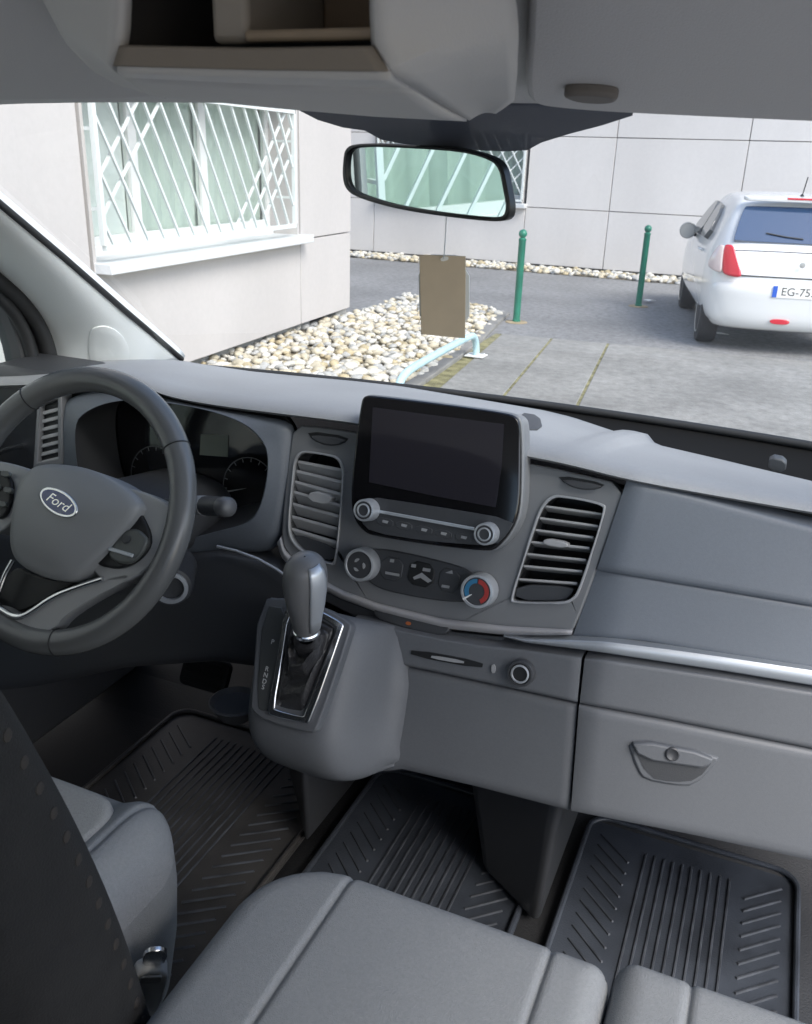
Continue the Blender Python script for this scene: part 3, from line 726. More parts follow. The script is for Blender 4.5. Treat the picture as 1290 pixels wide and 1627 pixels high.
# interior mirror
MC = at(682, 291, Y=.88)
mn = Vector((-.38, -.955, -.055)).normalized()
mu_ = Vector((0, 0, 1)).cross(mn).normalized(); MFr = Fr(MC, mu_, mn.cross(mu_))
mo = [(548, 250), (550, 238), (560, 229), (600, 227), (680, 231), (740, 236), (785, 249), (801, 264), (808, 300), (813, 328), (811, 345), (801, 352), (770, 351), (700, 343), (632, 332), (585, 319), (560, 309), (549, 296), (546, 275)]
mi = [(554, 252), (557, 242), (565, 235), (600, 233), (680, 237), (740, 242), (780, 254), (795, 268), (801, 300), (806, 325), (804, 339), (796, 345), (770, 345), (700, 337), (632, 326), (588, 313), (566, 304), (556, 293), (553, 275)]
rv = thing('rearview_mirror', MC, 'black framed rear view mirror hanging at the windscreen centre', 'mirror')
op, ip = chaikin([MFr.hit(*q) for q in mo], 2), chaikin([MFr.hit(*q) for q in mi], 2)
ringprism('mirror_frame', op, ip, MFr, -.008, .003, mat('mirror_black', (.012, .013, .014), .35), rv, .002)
prism('mirror_shell', [(a*.90, b*.82) for a, b in op], MFr, -.020, -.0105, m_blk, rv, .006, 3)
prism('mirror_glass', ip, MFr, -.004, -.001, mat('mirror_silver', (.80, .89, .88), .01, 1.0), rv)
bb = [at(690, 190, Y=.90), at(738, 192, Y=.90)]
sheet('mirror_foot', [at(690, 188, Y=.89), at(736, 190, Y=.89)], [at(700, 240, Y=.90), at(742, 244, Y=.90)], m_blk, rv, 0, 8, .03)

# card badge on a clear loop
cd = at(703, 470, Y=.86)
hv = Vector((cd.x, cd.y, 0)).normalized(); KF = Fr(cd, (hv.y, -hv.x, 0), (0, 0, 1))
bd = thing('hanging_badge', at(705, 405, Y=.86), 'brown card badge hanging from the rear view mirror by a clear loop', 'badge')
pxprism('card', [(666, 405), (740, 407), (739, 538), (669, 531)], KF, -.001, .001, mat('brown_badge', (.56, .46, .33), .6, var=.06, vscale=30), bd, 0, .0006)
pxprism('card_holder', [(664, 404), (746, 406), (746, 532), (667, 532)], KF, -.004, -.0012, mat('pale_holder', (.68, .70, .68), .4), bd, 1, .0008)
pxprism('clip', [(699, 410), (712, 407), (713, 413), (701, 416)], KF, .001, .003, mat('clip_white', (.8, .8, .76), .4), bd, 1)
tube('loop', [at(705, 411, Y=.857), at(707, 385, Y=.862), at(709, 345, Y=.868)], .0006, mat('clear_cord', (.6, .65, .66), .3), bd, 6)

# ================================================================== DASHBOARD
m_pad = mat('dash_pad', (0.275, 0.283, 0.29), 0.6, bump=0.2, bscale=900, var=0.10, vscale=5, speck=.05, sscale=300)
m_fas = mat('dash_fascia', (0.115, 0.132, 0.155), 0.45, bump=0.1, bscale=900, var=0.06, vscale=5, speck=.05, sscale=300)
m_bez = mat('stack_grey', (0.16, 0.167, 0.175), 0.36, bump=0.08, bscale=900)
m_low = mat('lower_plastic', (0.108, 0.116, 0.127), 0.5, bump=0.1, bscale=900, var=0.06, vscale=5, speck=.05, sscale=300)
m_black = mat('soft_black', (0.010, 0.011, 0.012), 0.5)
m_gloss = mat('gloss_black', (0.006, 0.006, 0.007), 0.08)
m_disp = mat('display_off', (0.022, 0.021, 0.027), 0.06)
m_sil = mat('satin_silver', (0.52, 0.55, 0.58), 0.38, 0.55)
m_icon = mat('icon_grey', (0.30, 0.31, 0.32), 0.5)
m_slat = mat('vent_slat', (0.36, 0.365, 0.37), 0.4)
m_dkpl = mat('charcoal_plastic', (0.045, 0.048, 0.053), 0.45, bump=0.15, bscale=800)

def sstep(t): t = max(0., min(1., t)); return t*t*(3-2*t)
G = lambda x, z: 1.04+.30*(z-1.36)+(.3*max(0., x+.13) if x > -.13 else 0.0)
CP = Fr((XC, 1.04, 1.36), (1, 0, 0), (0, .30, 1))
dash = thing('dashboard', (XC, 1.1, .95), 'grey van dashboard with central touchscreen, air vents and glovebox', 'dashboard')

# --- top pad
lip = [(-70, 608), (40, 606), (120, 600), (185, 598), (225, 606), (265, 624), (345, 638), (450, 651), (560, 664), (690, 686), (830, 716), (900, 729), (1000, 755), (1150, 782), (1290, 806), (1450, 832), (1640, 862)]
far = [(-60, 560), (110, 575), (200, 572), (289, 573), (330, 580), (400, 590), (470, 597), (560, 605), (640, 614), (760, 634), (865, 652), (910, 663), (985, 688), (1001, 683), (1030, 690), (1042, 706), (1150, 731), (1290, 765), (1640, 850)]
NU = 150
L, Fp = resample(chaikin(lip, 2, False), NU), resample(far, NU)
GL = lambda x, z: 1.025+(.3*max(0., x+.13))
# resample the far line so that both lines share the same distance along the van
lip3 = [solve(p[0], p[1], GL) for p in L]
farY = lambda x: 1.415-.05*((x-XC)/.8)**2
far3d = [solve(p[0], p[1], lambda x, z: farY(x)) for p in resample(far, 400)]
fx = [p.x for p in far3d]
rows = [[], [], [], []]
mids = [[] for _ in range(8)]
for p in lip3:
    xf = XC+(p.x-XC)*1.18
    i = int(np.argmin([abs(q-xf) for q in fx])); q = far3d[i]
    rows[0].append(p+Vector((0, .09, -.012))); rows[1].append(p+Vector((0, .010, -.012))); rows[2].append(p+Vector((0, .0, -.006))); rows[3].append(p+Vector((0, .006, .0)))
    for k in range(8):
        v = (k+1)/8; mids[k].append(p*(1-v)+q*v+Vector((0, 0, .010*math.sin(math.pi*v)**.7 if v < 1 else 0)))
last = [p+Vector((0, .004, -.03)) for p in mids[-1]]
pad = grid('top_pad', rows+mids+[last], m_pad, dash, ang=70)
# dark gutter in front of the windscreen
gl_ = []
for s in np.linspace(-1.04, 1.04, 40):
    gl_.append([Vector((XC+s*.80, farY(XC+s*.8)-.05, 1.262)), Vector((XC+s*.80, 1.45-.06*s*s, 1.262)), Vector((XC+s*.765, BASEY(s)+.006, 1.291))])
grid('demister_gutter', [[g_[k] for g_ in gl_] for k in range(3)], mat('gutter_black', (.012, .0125, .013), .95, spec=.1), dash, solid=.004)
for px in ([(1222, 727), (1250, 733), (1248, 752), (1219, 748)],):
    pxprism('gutter_clip', px, Fr(at(1235, 738, Y=1.40), (1, 0, 0), (0, -.3, 1)), -.01, .004, mat('clip_grey', (.06, .065, .07), .5), dash, 1, .002)
drape('sensor_grille', [(824, 656), (857, 661), (862, 684), (828, 684)], pad, mat('grille_dark', (.05, .052, .056), .6), dash, .0025, 1)
# --- solid carcass behind the panels
cz = [(1.315, 1.11), (1.31, 1.10), (1.30, 1.10), (1.1, 1.03), (.99, 1.00), (.97, 1.06), (.97, 1.40)]
grid('carcass', [[Vector((x, y+(.3*max(0, x+.13)), z)) for x in np.linspace(-.60, XR-.02, 20)] for z, y in cz], m_black, dash)
# --- passenger side
patch('fascia_upper', [(996, 762), (1100, 787), (1290, 836), (1640, 914)], [(948, 906), (1100, 931), (1290, 963), (1640, 1020)], G, m_fas, dash, .007, .005)
patch('fascia_lower', [(949, 904), (1100, 929), (1290, 961), (1640, 1018)], [(910, 1010), (1017, 1017), (1150, 1041), (1290, 1063), (1640, 1122)], G, m_fas, dash, .0, .003)
patch('silver_strip', [(800, 1010), (835, 1015), (900, 1016), (958, 1018), (1057, 1030), (1150, 1043), (1290, 1064), (1640, 1124)], [(800, 1012), (835, 1021), (900, 1029), (958, 1037), (1057, 1052), (1150, 1066), (1290, 1089), (1640, 1150)], G, mat('strip_silver', (.36, .39, .42), .42, .5), dash, .016, .008, .03, 50, 10, .003)
GLO = lambda x, z: G(x, z)-.012
patch('lower_trim', [(560, 985), (600, 990), (640, 1002), (700, 1014), (760, 1024), (835, 1032), (924, 1044)], [(560, 1048), (640, 1057), (700, 1069), (835, 1098), (917, 1116)], GLO, m_low, dash, .004, .003)
patch('lower_panel', [(560, 1049), (640, 1059), (700, 1071), (835, 1100), (917, 1118)], [(560, 1236), (600, 1226), (640, 1222), (760, 1250), (904, 1287)], GLO, m_low, dash, .0, .004, .10, 40, 14)
patch('glovebox_trim', [(929, 1046), (958, 1047), (1057, 1061), (1150, 1075), (1290, 1098), (1640, 1158)], [(921, 1117), (1050, 1141), (1290, 1189), (1640, 1262)], GLO, m_low, dash, .006, .004)
gd = patch('glovebox_door', [(920, 1120), (1050, 1144), (1290, 1192), (1640, 1265)], [(907, 1288), (1100, 1326), (1290, 1367), (1640, 1440)], GLO, m_low, dash, .006, .004, .10, 40, 14)
gh = solve(1068, 1210, GLO, .006)
GF = Fr(gh, (1, .3, 0), (0, .30, 1)); GF.v = (GF.v-GF.u*GF.u.dot(GF.v)).normalized(); GF.n = GF.u.cross(GF.v)
pxprism('handle_recess', [(994, 1172), (1146, 1201), (1138, 1215), (1105, 1250), (1070, 1249), (1024, 1240), (1012, 1225)], GF, -.02, .003, m_low, gd, 1, .003)
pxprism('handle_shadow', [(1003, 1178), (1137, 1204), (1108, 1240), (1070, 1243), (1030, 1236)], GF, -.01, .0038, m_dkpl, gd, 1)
pxprism('latch_handle', [(1001, 1174), (1140, 1202), (1122, 1222), (1100, 1219), (1016, 1207)], GF, -.01, .010, m_low, gd, 1, .003, 3)
lk = GF.p(*GF.hit(1068, 1198, .010), .010)
lathe('lock', [(.0085, -.002), (.0085, .002), (.007, .003), (.004, .001)], Fr(lk, GF.u, GF.v), m_dkpl, gd, 20)

# --- card slot and push knob
LF = Fr(solve(740, 1055, GLO, .004), (1, 0, 0), (0, .3, 1))
pxprism('card_slot', [(654, 1031), (768, 1052), (765, 1063), (652, 1042)], LF, -.01, .0015, m_black, dash, 1)
pxprism('slot_flap', [(686, 1041), (737, 1050), (736, 1055), (684, 1046)], LF, .001, .003, m_icon, dash, 1)
def knob(name, px, py, rpx, fr, base, h, mt_ring, mt_face, parent, seg=36, ring=True):
    a, b = fr.hit(px, py, base+h); P = fr.p(a, b, base); r = px2m(rpx, P); f = Fr(P, fr.u, fr.v)
    k = lathe(name, [(r*1.04, 0), (r*1.02, h*.5), (r, h*.9), (r*.96, h), (r*.84, h*1.02), (r*.80, h*.94)], f, mt_ring, parent, seg)
    lathe('face', [(r*.81, h*.5), (r*.81, h*.955), (r*.6, h*.96), (.001, h*.965)], f, mt_face, k, seg)
    return k, f, r
kn, kf, kr = knob('power_button', 826, 1071, 21, LF, .0, .012, m_dkpl, m_black, dash)
lathe('ring', [(kr*.70, .010), (kr*.70, .0135), (kr*.6, .014), (kr*.55, .012)], kf, m_sil, kn, 32, False)
pxprism('led', [(780, 1057), (786, 1056), (787, 1069), (781, 1070)], LF, .0, .003, m_icon, dash, 1)

# --- centre stack bezel with openings
def holed(name, outer, holes, fr, c0, c1, mt, parent, bevel=0.0):
    bm = bmesh.new(); loops = []
    for lp in [outer]+holes:
        vs = [bm.verts.new(fr.p(a, b, c1)) for a, b in lp]; es = [bm.edges.new((vs[i], vs[(i+1) % len(vs)])) for i in range(len(vs))]
        loops.append((vs, es))
    bmesh.ops.triangle_fill(bm, use_beauty=True, use_dissolve=False, edges=[e for _, es in loops for e in es])
    off = fr.n*(c0-c1)
    for vs, es in loops:
        ws_ = [bm.verts.new(v.co+off) for v in vs]; n = len(vs)
        for i in range(n): bm.faces.new((vs[i], vs[(i+1) % n], ws_[(i+1) % n], ws_[i]))
    bmesh.ops.recalc_face_normals(bm, faces=bm.faces)
    me = bpy.data.meshes.new(name); bm.to_mesh(me); bm.free()
    o = link(name, me, mt, parent)
    for p in me.polygons: p.use_smooth = True
    me.set_sharp_from_angle(angle=rad(40))
    if bevel:
        b = o.modifiers.new('b', 'BEVEL'); b.width = bevel; b.segments = 3; b.limit_method = 'ANGLE'; b.angle_limit = rad(50)
    return o
H = lambda lst, off=0.0, fr=CP: [fr.hit(x, y, off) for x, y in lst]
vR_in = chaikin(H([(868, 788), (915, 793), (958, 803), (959, 812), (945, 860), (920, 934), (912, 948), (896, 957), (818, 956), (814, 950), (840, 870)]), 3)
vL_in = chaikin(H([(472, 718), (510, 722), (545, 730), (543, 790), (533, 893), (526, 895), (500, 885), (474, 869), (462, 850), (461, 826), (466, 770)]), 3)
bz_out = chaikin(H([(466, 674), (520, 680), (600, 692), (690, 708), (830, 734), (900, 748), (996, 772), (975, 830), (948, 905), (925, 968), (908, 1008), (860, 1010), (800, 1006), (700, 992), (600, 966), (540, 942), (490, 912), (462, 888), (446, 862), (450, 800), (458, 730)]), 1)
bez = holed('stack_bezel', bz_out, [vR_in, vL_in], CP, -.035, .0, m_bez, dash, .003)
def vent(inner, outer_px, slats, tab, low, thick, tilt, dep):
    """dark duct, bright frame, one slat per blade and a thumb tab"""
    n = len(inner)
    Vv = [CP.p(a, b, -.002) for a, b in inner] + [CP.p(a, b, -.060) for a, b in inner]
    v = mk('air_vent', Vv, [tuple(range(n, 2*n))] + [(i, (i+1) % n, n+(i+1) % n, n+i) for i in range(n)], m_black, dash, False)
    cxm = sum(a for a, _ in inner)/n; cym = sum(b for _, b in inner)/n
    outr = [(cxm+(a-cxm)*1.0+math.copysign(.0026, a-cxm), cym+(b-cym)*1.0+math.copysign(.0026, b-cym)) for a, b in inner]
    ringprism('vent_frame', outr, [(a*1.0, b) for a, b in inner], CP, -.01, .0035, mat('vent_rim', (.36, .37, .38), .4, .3), v, .001)
    for (x0, y0), (x1, y1) in slats:
        a, b = CP.hit(x0, y0, -.004), CP.hit(x1, y1, -.004)
        d2 = Vector((0, -math.sin(tilt), -math.cos(tilt)))                      # blade runs into the duct
        V8 = []
        for q in (a, b):
            for dp in (0, dep):
                for t in (-thick/2, thick/2):
                    V8.append(CP.p(q[0], q[1]-math.sin(tilt)*dp+t, -.004-math.cos(tilt)*dp))
        mk('slat', V8, [(0, 1, 3, 2), (4, 6, 7, 5), (0, 4, 5, 1), (2, 3, 7, 6), (0, 2, 6, 4), (1, 5, 7, 3)], m_slat, v, True, 30, .0008, 2)
    pxprism('thumb_tab', tab, CP, -.012, .004, m_slat, v, 1, .0015)
    pxprism('lower_flap', low, CP, -.03, -.006, m_dkpl, v, 1, .001)
    return v
vent(vR_in, None, [((864, 804), (957, 817)), ((857, 823), (950, 836)), ((850, 842), (943, 854)), ((843, 861), (937, 871)), ((836, 880), (931, 890)), ((830, 899), (925, 908)), ((822, 920), (917, 927))],
     [(864, 855), (903, 862), (900, 872), (861, 866)], [(820, 928), (912, 932), (908, 946), (895, 955), (818, 954)], .0032, .25, .03)
vent(vL_in, None, [((472, 733), (544, 747)), ((470, 748), (543, 766)), ((468, 765), (541, 785)), ((466, 781), (540, 803)), ((464, 800), (538, 820)), ((462, 820), (536, 840)), ((463, 840), (535, 862))],
     [(492, 779), (528, 787), (522, 803), (488, 796)], [(464, 846), (534, 870), (532, 892), (500, 884), (474, 868)], .0045, .75, .022)
# lower lip of the stack: a broad rounded satin band
patch('stack_lip', [(447, 852), (452, 872), (470, 892), (500, 914), (545, 938), (600, 958), (700, 982), (800, 994), (870, 998), (908, 1000)], [(440, 862), (446, 884), (464, 905), (496, 928), (541, 951), (600, 973), (700, 998), (800, 1009), (870, 1010), (908, 1009)], lambda x, z: CP.o.y+.30*(z-1.36), mat('satin_grey_lip', (.30, .30, .31), .35), dash, .004, .006, .03, 60, 10, .005)
# dark strip and switch panel under the lip
patch('under_strip', [(450, 892), (500, 930), (560, 958), (640, 984), (720, 1004), (800, 1012)], [(452, 905), (500, 946), (560, 978), (640, 1004), (720, 1020), (800, 1018)], lambda x, z: CP.o.y+.30*(z-1.36), m_dkpl, dash, -.004, .002, .04)
SWF = CP.shift(.0)
pxprism('switch_panel', [(596, 962), (715, 990), (712, 1008), (690, 1010), (612, 990), (592, 978)], CP, -.03, .006, m_dkpl, dash, 1, .002)
pxprism('warning_led', [(645, 987), (653, 989), (652, 994), (644, 992)], CP, .004, .0068, mat('amber_mark', (.35, .10, .03), .4), dash, 1)
# half-moon pull slots above the vents
for px, nm in (([(486, 684), (556, 694), (545, 706), (520, 709), (497, 700)], 0), ([(884, 754), (964, 768), (950, 778), (925, 779), (898, 770)], 1)):
    s_ = pxprism('pull_slot', px, CP, -.004, .0012, m_black, dash, 1, .0006)
    p2 = [(x*.86+sum(q[0] for q in px)/5*.14, y*.75+sum(q[1] for q in px)/5*.25+2) for x, y in px]
    pxprism('pull_lip', p2, CP, .001, .006, m_dkpl, s_, 1, .002, 3)

def arc(name, f, r0, r1, a0, a1, c, mt, parent):
    A_ = [rad(a0+(a1-a0)*i/24) for i in range(25)]
    Vv = [f.p(r*math.cos(a), r*math.sin(a), c_) for c_ in (c, c+.0008) for r in (r0, r1) for a in A_]
    Fc = []
    for i in range(24): Fc += [(50+i, 50+i+1, 75+i+1, 75+i), (25+i, 25+i+1, 75+i+1, 75+i), (i, i+1, 50+i+1, 50+i)]
    return mk(name, Vv, Fc, mt, parent, False)
# --- touchscreen unit
SF = CP.shift(.040)
sc_out = [(572, 640), (578, 628), (592, 628), (700, 641), (800, 655), (820, 661), (826, 676), (827, 740), (825, 812), (812, 845), (787, 874), (770, 876), (680, 866), (600, 853), (580, 848), (562, 828), (556, 795), (560, 740)]
tsu = pxprism('touchscreen', sc_out, SF, -.045, .0, m_gloss, dash, 2, .003, 3)
cn = [SF.hit(x, y) for x, y in sc_out]; mx_, my_ = sum(a for a, _ in cn)/len(cn), sum(b for _, b in cn)/len(cn)
prism('screen_shell', chaikin([(mx_+(a-mx_)*1.010+.001, my_+(b-my_)*1.010+.001) for a, b in cn], 2), SF, -.045, -.008, mat('shell_grey', (.20, .21, .22), .35), tsu, .004, 3)
pxprism('display', [(592, 647), (801, 674), (797, 740), (787, 806), (690, 788), (586, 766)], SF, -.001, .0006, m_disp, tsu, 0)
pxprism('control_strip', [(566, 786), (700, 806), (818, 826), (806, 848), (786, 868), (680, 860), (590, 846), (572, 828)], SF, -.001, .0012, m_dkpl, tsu, 1, .0004)
pxprism('chrome_line', [(600, 810), (753, 838), (753, 843), (600, 815)], SF, .001, .0035, m_sil, tsu, 0, .0005)
for x, y in ((612, 829), (642, 835), (674, 842), (705, 848), (737, 854)):
    pxprism('button', [(x-13, y-8), (x+13, y-3), (x+12, y+9), (x-14, y+4)], SF, .0008, .0018, m_dkpl, tsu, 1, .0004)
    pxprism('button_mark', [(x-4, y-3), (x+5, y-1), (x+3, y+3), (x-5, y+1)], SF, .002, .0025, m_icon, tsu, 0)
for x, y in ((577, 811), (769, 849)):
    k, f_, r_ = knob('rotary_knob', x, y, 17.5, SF, .001, .020, m_sil, m_dkpl, tsu)
    lathe('inner_ring', [(r_*.62, .018), (r_*.62, .0205), (r_*.5, .021), (r_*.48, .019)], f_, m_sil, k, 28, False)
# --- climate panel
hv_ = pxprism('climate_panel', [(580, 872), (606, 872), (640, 877), (731, 899), (752, 912), (775, 940), (762, 958), (738, 957), (700, 956), (617, 941), (590, 929), (566, 905)], CP, -.01, .004, m_dkpl, dash, 2, .002)
def ic(px, c=.0046): pxprism('climate_mark', px, CP, .003, c, m_icon, hv_, 0)
pxprism('rocker', [(608, 882), (642, 889), (636, 926), (602, 918)], CP, .003, .0052, m_dkpl, hv_, 1, .001)
pxprism('rocker', [(652, 889), (692, 898), (686, 936), (645, 927)], CP, .003, .0056, m_black, hv_, 1, .001)
pxprism('rocker', [(700, 900), (732, 908), (728, 944), (694, 938)], CP, .003, .0052, m_dkpl, hv_, 1, .001)
for q in ([(620, 888), (626, 889), (625, 894), (619, 893)], [(612, 908), (634, 912), (634, 916), (612, 912)], [(654, 896), (661, 897), (660, 902), (653, 901)], [(672, 902), (684, 904), (683, 909), (671, 907)], [(656, 917), (670, 910), (686, 923), (680, 926), (668, 918), (658, 921)], [(707, 910), (718, 906), (719, 912)], [(702, 929), (714, 931), (713, 935), (701, 933)]): ic(q, .0062)
k, f_, r_ = knob('fan_knob', 570, 898, 26, CP, .002, .022, m_sil, m_dkpl, dash)
for t in (0, 120, 240): arc('fan_mark', Fr(f_.p(.22*r_*math.cos(rad(t)), .22*r_*math.sin(rad(t))), f_.u, f_.v), r_*.05, r_*.2, t-60, t+80, .0213, m_icon, k)
k, f_, r_ = knob('temperature_knob', 757, 940, 27, CP, .002, .022, m_sil, m_dkpl, dash)
arc('cold_arc', f_, r_*.48, r_*.74, 95, 215, .0213, mat('cold_blue', (.03, .16, .30), .4), k)
arc('hot_arc', f_, r_*.48, r_*.74, -60, 88, .0213, mat('hot_red', (.33, .035, .03), .4), k)
arc('pointer', f_, r_*.35, r_*.95, 216, 224, .0216, mat('pointer_white', (.7, .72, .72), .4), k)

# --- instrument binnacle and the driver's side
GD = lambda x, z: 1.045+.22*(z-1.36)
inn = [(118, 674), (134, 656), (163, 642), (200, 635), (272, 640), (340, 654), (384, 671), (411, 692), (426, 718), (424, 760), (415, 800), (403, 823), (385, 834), (352, 842), (300, 856), (209, 860), (140, 812), (122, 745)]
out = [(96, 650), (112, 630), (160, 620), (215, 622), (272, 635), (345, 650), (420, 661), (470, 672), (467, 705), (460, 780), (450, 850), (436, 876), (395, 877), (345, 875), (300, 892), (200, 900), (110, 850), (97, 750)]
ii, oo = chaikin(inn, 2), chaikin(out, 1)
ii = resample(chaikin(inn, 3)+[chaikin(inn, 3)[0]], 97)[:-1]; oo = resample(chaikin(out, 3)+[chaikin(out, 3)[0]], 97)[:-1]
rows = []
for v, o_, y_ in ((0, -.02, .0), (0, .0, 0), (.15, .010, 0), (.5, .016, 0), (.85, .022, 0), (.97, .024, 0), (1.0, .018, 0)):
    rows.append([solve(*(a*(1-v)+b*v), GD, o_) for a, b in zip(oo, ii)])
r_in = rows[-1]
cen = sum(r_in, Vector())/len(r_in)
rows.append([p+Vector((0, .035, .004)) for p in r_in]); rows.append([cen+(p-cen)*.96+Vector((0, .085, .008)) for p in r_in])
cl = grid('cluster_hood', rows[:7], m_fas, dash, closed_u=True, ang=60)
grid('binnacle_wall', rows[6:], mat('binnacle_black', (.02, .021, .023), .6), cl, closed_u=True)
bk = rows[-1]
ic_ = thing('instrument_cluster', cen+Vector((0, .09, 0)), 'dark glossy instrument cluster behind the steering wheel', 'instrument cluster')
c2 = cen+Vector((0, .083, .006))
IF = Fr(c2, (1, 0, 0), (0, .22, 1))
prism('cluster_lens', [((p-c2).dot(IF.u)*1.02, (p-c2).dot(IF.v)*1.02) for p in bk], IF, -.012, -.004, m_gloss, ic_)
pxprism('centre_display', [(319, 690), (362, 692), (361, 726), (317, 723)], IF, -.004, -.002, mat('lcd_grey', (.13, .15, .125), .5), ic_, 0)
for c_ in ((245, 755), (395, 775)):
    a0 = IF.hit(*c_, -.003)
    f_ = Fr(IF.p(*a0, -.004), IF.u, IF.v)
    arc('gauge_ring', f_, .046, .0475, -30, 210, .0, mat('gauge_line', (.08, .085, .09), .4), ic_)
    for t in range(-30, 211, 20):
        arc('gauge_tick', f_, .040, .0455, t-1, t+1, .0, mat('tick_grey', (.16, .165, .17), .4), ic_)
    arc('needle', f_, .004, .042, 196, 200, .001, mat('needle_white', (.3, .3, .29), .4), ic_)
# left hand vent
LV = Fr(at(80, 680, Y=1.02), (1, 0, 0), (0, .22, 1))
lv = pxprism('air_vent', [(64, 640), (98, 626), (100, 735), (58, 742)], LV, -.05, -.006, m_black, dash, 0)
lo2 = [LV.hit(*q) for q in ((62, 637), (100, 625), (102, 738), (55, 745))]; li2 = [LV.hit(*q) for q in ((67, 644), (94, 634), (95, 728), (62, 735))]
ringprism('vent_frame', lo2, li2, LV, -.02, .004, m_bez, lv, .002)
for i in range(7):
    y = 650+i*13
    pxprism('slat', [(66, y+4), (94, y-3), (94, y+3), (65, y+10)], LV, -.025, -.002, m_slat, lv, 0, .0008)
box('side_carcass', (-1.22, 1.06, 1.0), (LV.o.x-.015, 1.2, 1.36), m_dkpl, dash, .02, 3)
# knee panel under the column, silver edge line
patch('knee_panel', [(-120, 838), (60, 850), (200, 890), (345, 876), (440, 895), (470, 930)], [(-120, 1110), (60, 1090), (200, 1060), (345, 1050), (420, 1060), (470, 1080)], lambda x, z: 1.01+.35*(z-1.25), m_dkpl, dash, 0, .006, .05)
tube('edge_line', [solve(x, y, lambda x, z: 1.0+.35*(z-1.25)) for x, y in ((345, 868), (375, 875), (410, 888), (440, 905), (455, 916))], .0022, m_sil, dash, 8)

# ================================================================== STEERING WHEEL AND COLUMN
m_leather = mat('wheel_leather', (0.13, 0.135, 0.135), 0.22, bump=0.12, bscale=700)
m_hub = mat('airbag_plastic', (0.27, 0.28, 0.285), 0.48, bump=0.15, bscale=800)
m_spoke = mat('spoke_grey', (0.36, 0.37, 0.37), 0.4)
WC = Vector((-.828, .825, 1.258)); th = rad(30); ro = rad(9)
u0, v0 = Vector((1, 0, 0)), Vector((0, math.sin(th), math.cos(th)))
SW = Fr(WC, u0*math.cos(ro)-v0*math.sin(ro), u0*math.sin(ro)+v0*math.cos(ro))
sw = thing('steering_wheel', WC, 'dark leather steering wheel with oval badge and switch spokes', 'steering wheel')
RR = .177
tube('rim', [SW.p(RR*math.cos(a), RR*math.sin(a)) for a in np.linspace(0, 2*math.pi, 97)[:-1]], .0172, m_leather, sw, 20, True)
for px, py in ((290, 706), (93, 1006), (40, 612)):
    a, b = SW.hit(px, py); t = math.atan2(b, a); c = SW.p(RR*math.cos(t), RR*math.sin(t)); f = Fr(c, SW.u*math.cos(t)+SW.v*math.sin(t), SW.n)
    tube('rim_seam', [f.p(.0174*math.cos(k), .0174*math.sin(k)) for k in np.linspace(0, 6.283, 25)[:-1]], .0009, m_black, sw, 6, True)
air = [(8, 843), (13, 802), (23, 764), (41, 741), (64, 733), (115, 737), (153, 749), (194, 774), (216, 797), (212, 814), (179, 853), (143, 891), (110, 920), (84, 922), (51, 913), (20, 895), (9, 872)]
def dome(name, pts, fr, c0, c1, rise, mt, parent, n=8):
    """outline swelling into a soft cushion"""
    N = len(pts); cxm, cym = sum(a for a, _ in pts)/N, sum(b for _, b in pts)/N
    rows = [[fr.p(a, b, c0) for a, b in pts]]
    for k in range(n):
        s = 1-k/n; h = c1+rise*(1-s**2.6); e = s if k else 1
        rows.append([fr.p(cxm+(a-cxm)*e, cym+(b-cym)*e, h if k else c1-.004) for a, b in pts])
        if k == 0: rows.append([fr.p(cxm+(a-cxm)*.975, cym+(b-cym)*.975, c1+.002) for a, b in pts])
    rows.append([fr.p(cxm, cym, c1+rise)]*N)
    return grid(name, rows, mt, parent, closed_u=True, ang=60)
hubp = chaikin([SW.hit(x, y, .03) for x, y in air], 2)
dome('airbag_cover', hubp, SW, -.03, .022, .016, m_hub, sw)
# crease across the cover
cr = [SW.hit(x, y, .036) for x, y in ((34, 815), (60, 840), (95, 857), (130, 862), (150, 858))]
# badge
a, b = SW.hit(92.5, 798, .040)
BF = Fr(SW.p(a, b, .0375), SW.u*math.cos(rad(6))-SW.v*math.sin(rad(6)), SW.v*math.cos(rad(6))+SW.u*math.sin(rad(6)))
ell = lambda A_, B_: [(A_*math.cos(t), B_*math.sin(t)) for t in np.linspace(0, 6.2832, 49)[:-1]]
bdg = prism('oval_badge', ell(.0335, .0155), BF, -.004, .003, m_chrome, sw, .001)
prism('badge_field', ell(.0292, .0122), BF, .003, .0036, mat('badge_blue', (.012, .03, .16), .25, coat=1), bdg)
text('badge_script', 'Ford', BF.shift(.0038), .0178, m_chrome, bdg, .0003, .35, sx=1.15)
# spokes
def spx(name, px, c0, c1, mt, parent=sw, rnd=2, bev=.003): return pxprism(name, px, SW, c0, c1, mt, parent, rnd, bev, 3)
spR = spx('spoke', [(178, 772), (222, 778), (262, 797), (276, 812), (272, 850), (246, 895), (205, 926), (160, 925), (140, 895), (180, 850)], -.022, .006, m_spoke)
spx('switch_bed', [(212, 806), (222, 812), (243, 858), (222, 890), (190, 905), (160, 900), (148, 892)], .004, .012, m_black, spR)
spx('switch_pad', [(166, 882), (192, 846), (212, 838), (226, 846), (236, 860), (214, 894), (190, 897)], .010, .017, mat('switch_grey', (.10, .11, .105), .4), spR)
spx('switch_bar', [(172, 868), (211, 880), (209, 886), (170, 874)], .016, .0195, m_sil, spR, 0, .001)
spx('toggle', [(194, 852), (206, 850), (204, 862), (193, 864)], .016, .020, m_dkpl, spR, 1, .001)
spL = spx('spoke', [(60, 752), (20, 735), (-40, 728), (-80, 740), (-85, 780), (-40, 840), (12, 850)], -.022, .006, m_spoke)
spx('switch_bed', [(22, 765), (0, 745), (-40, 742), (-60, 770), (-20, 822), (10, 825)], .004, .012, m_black, spL)
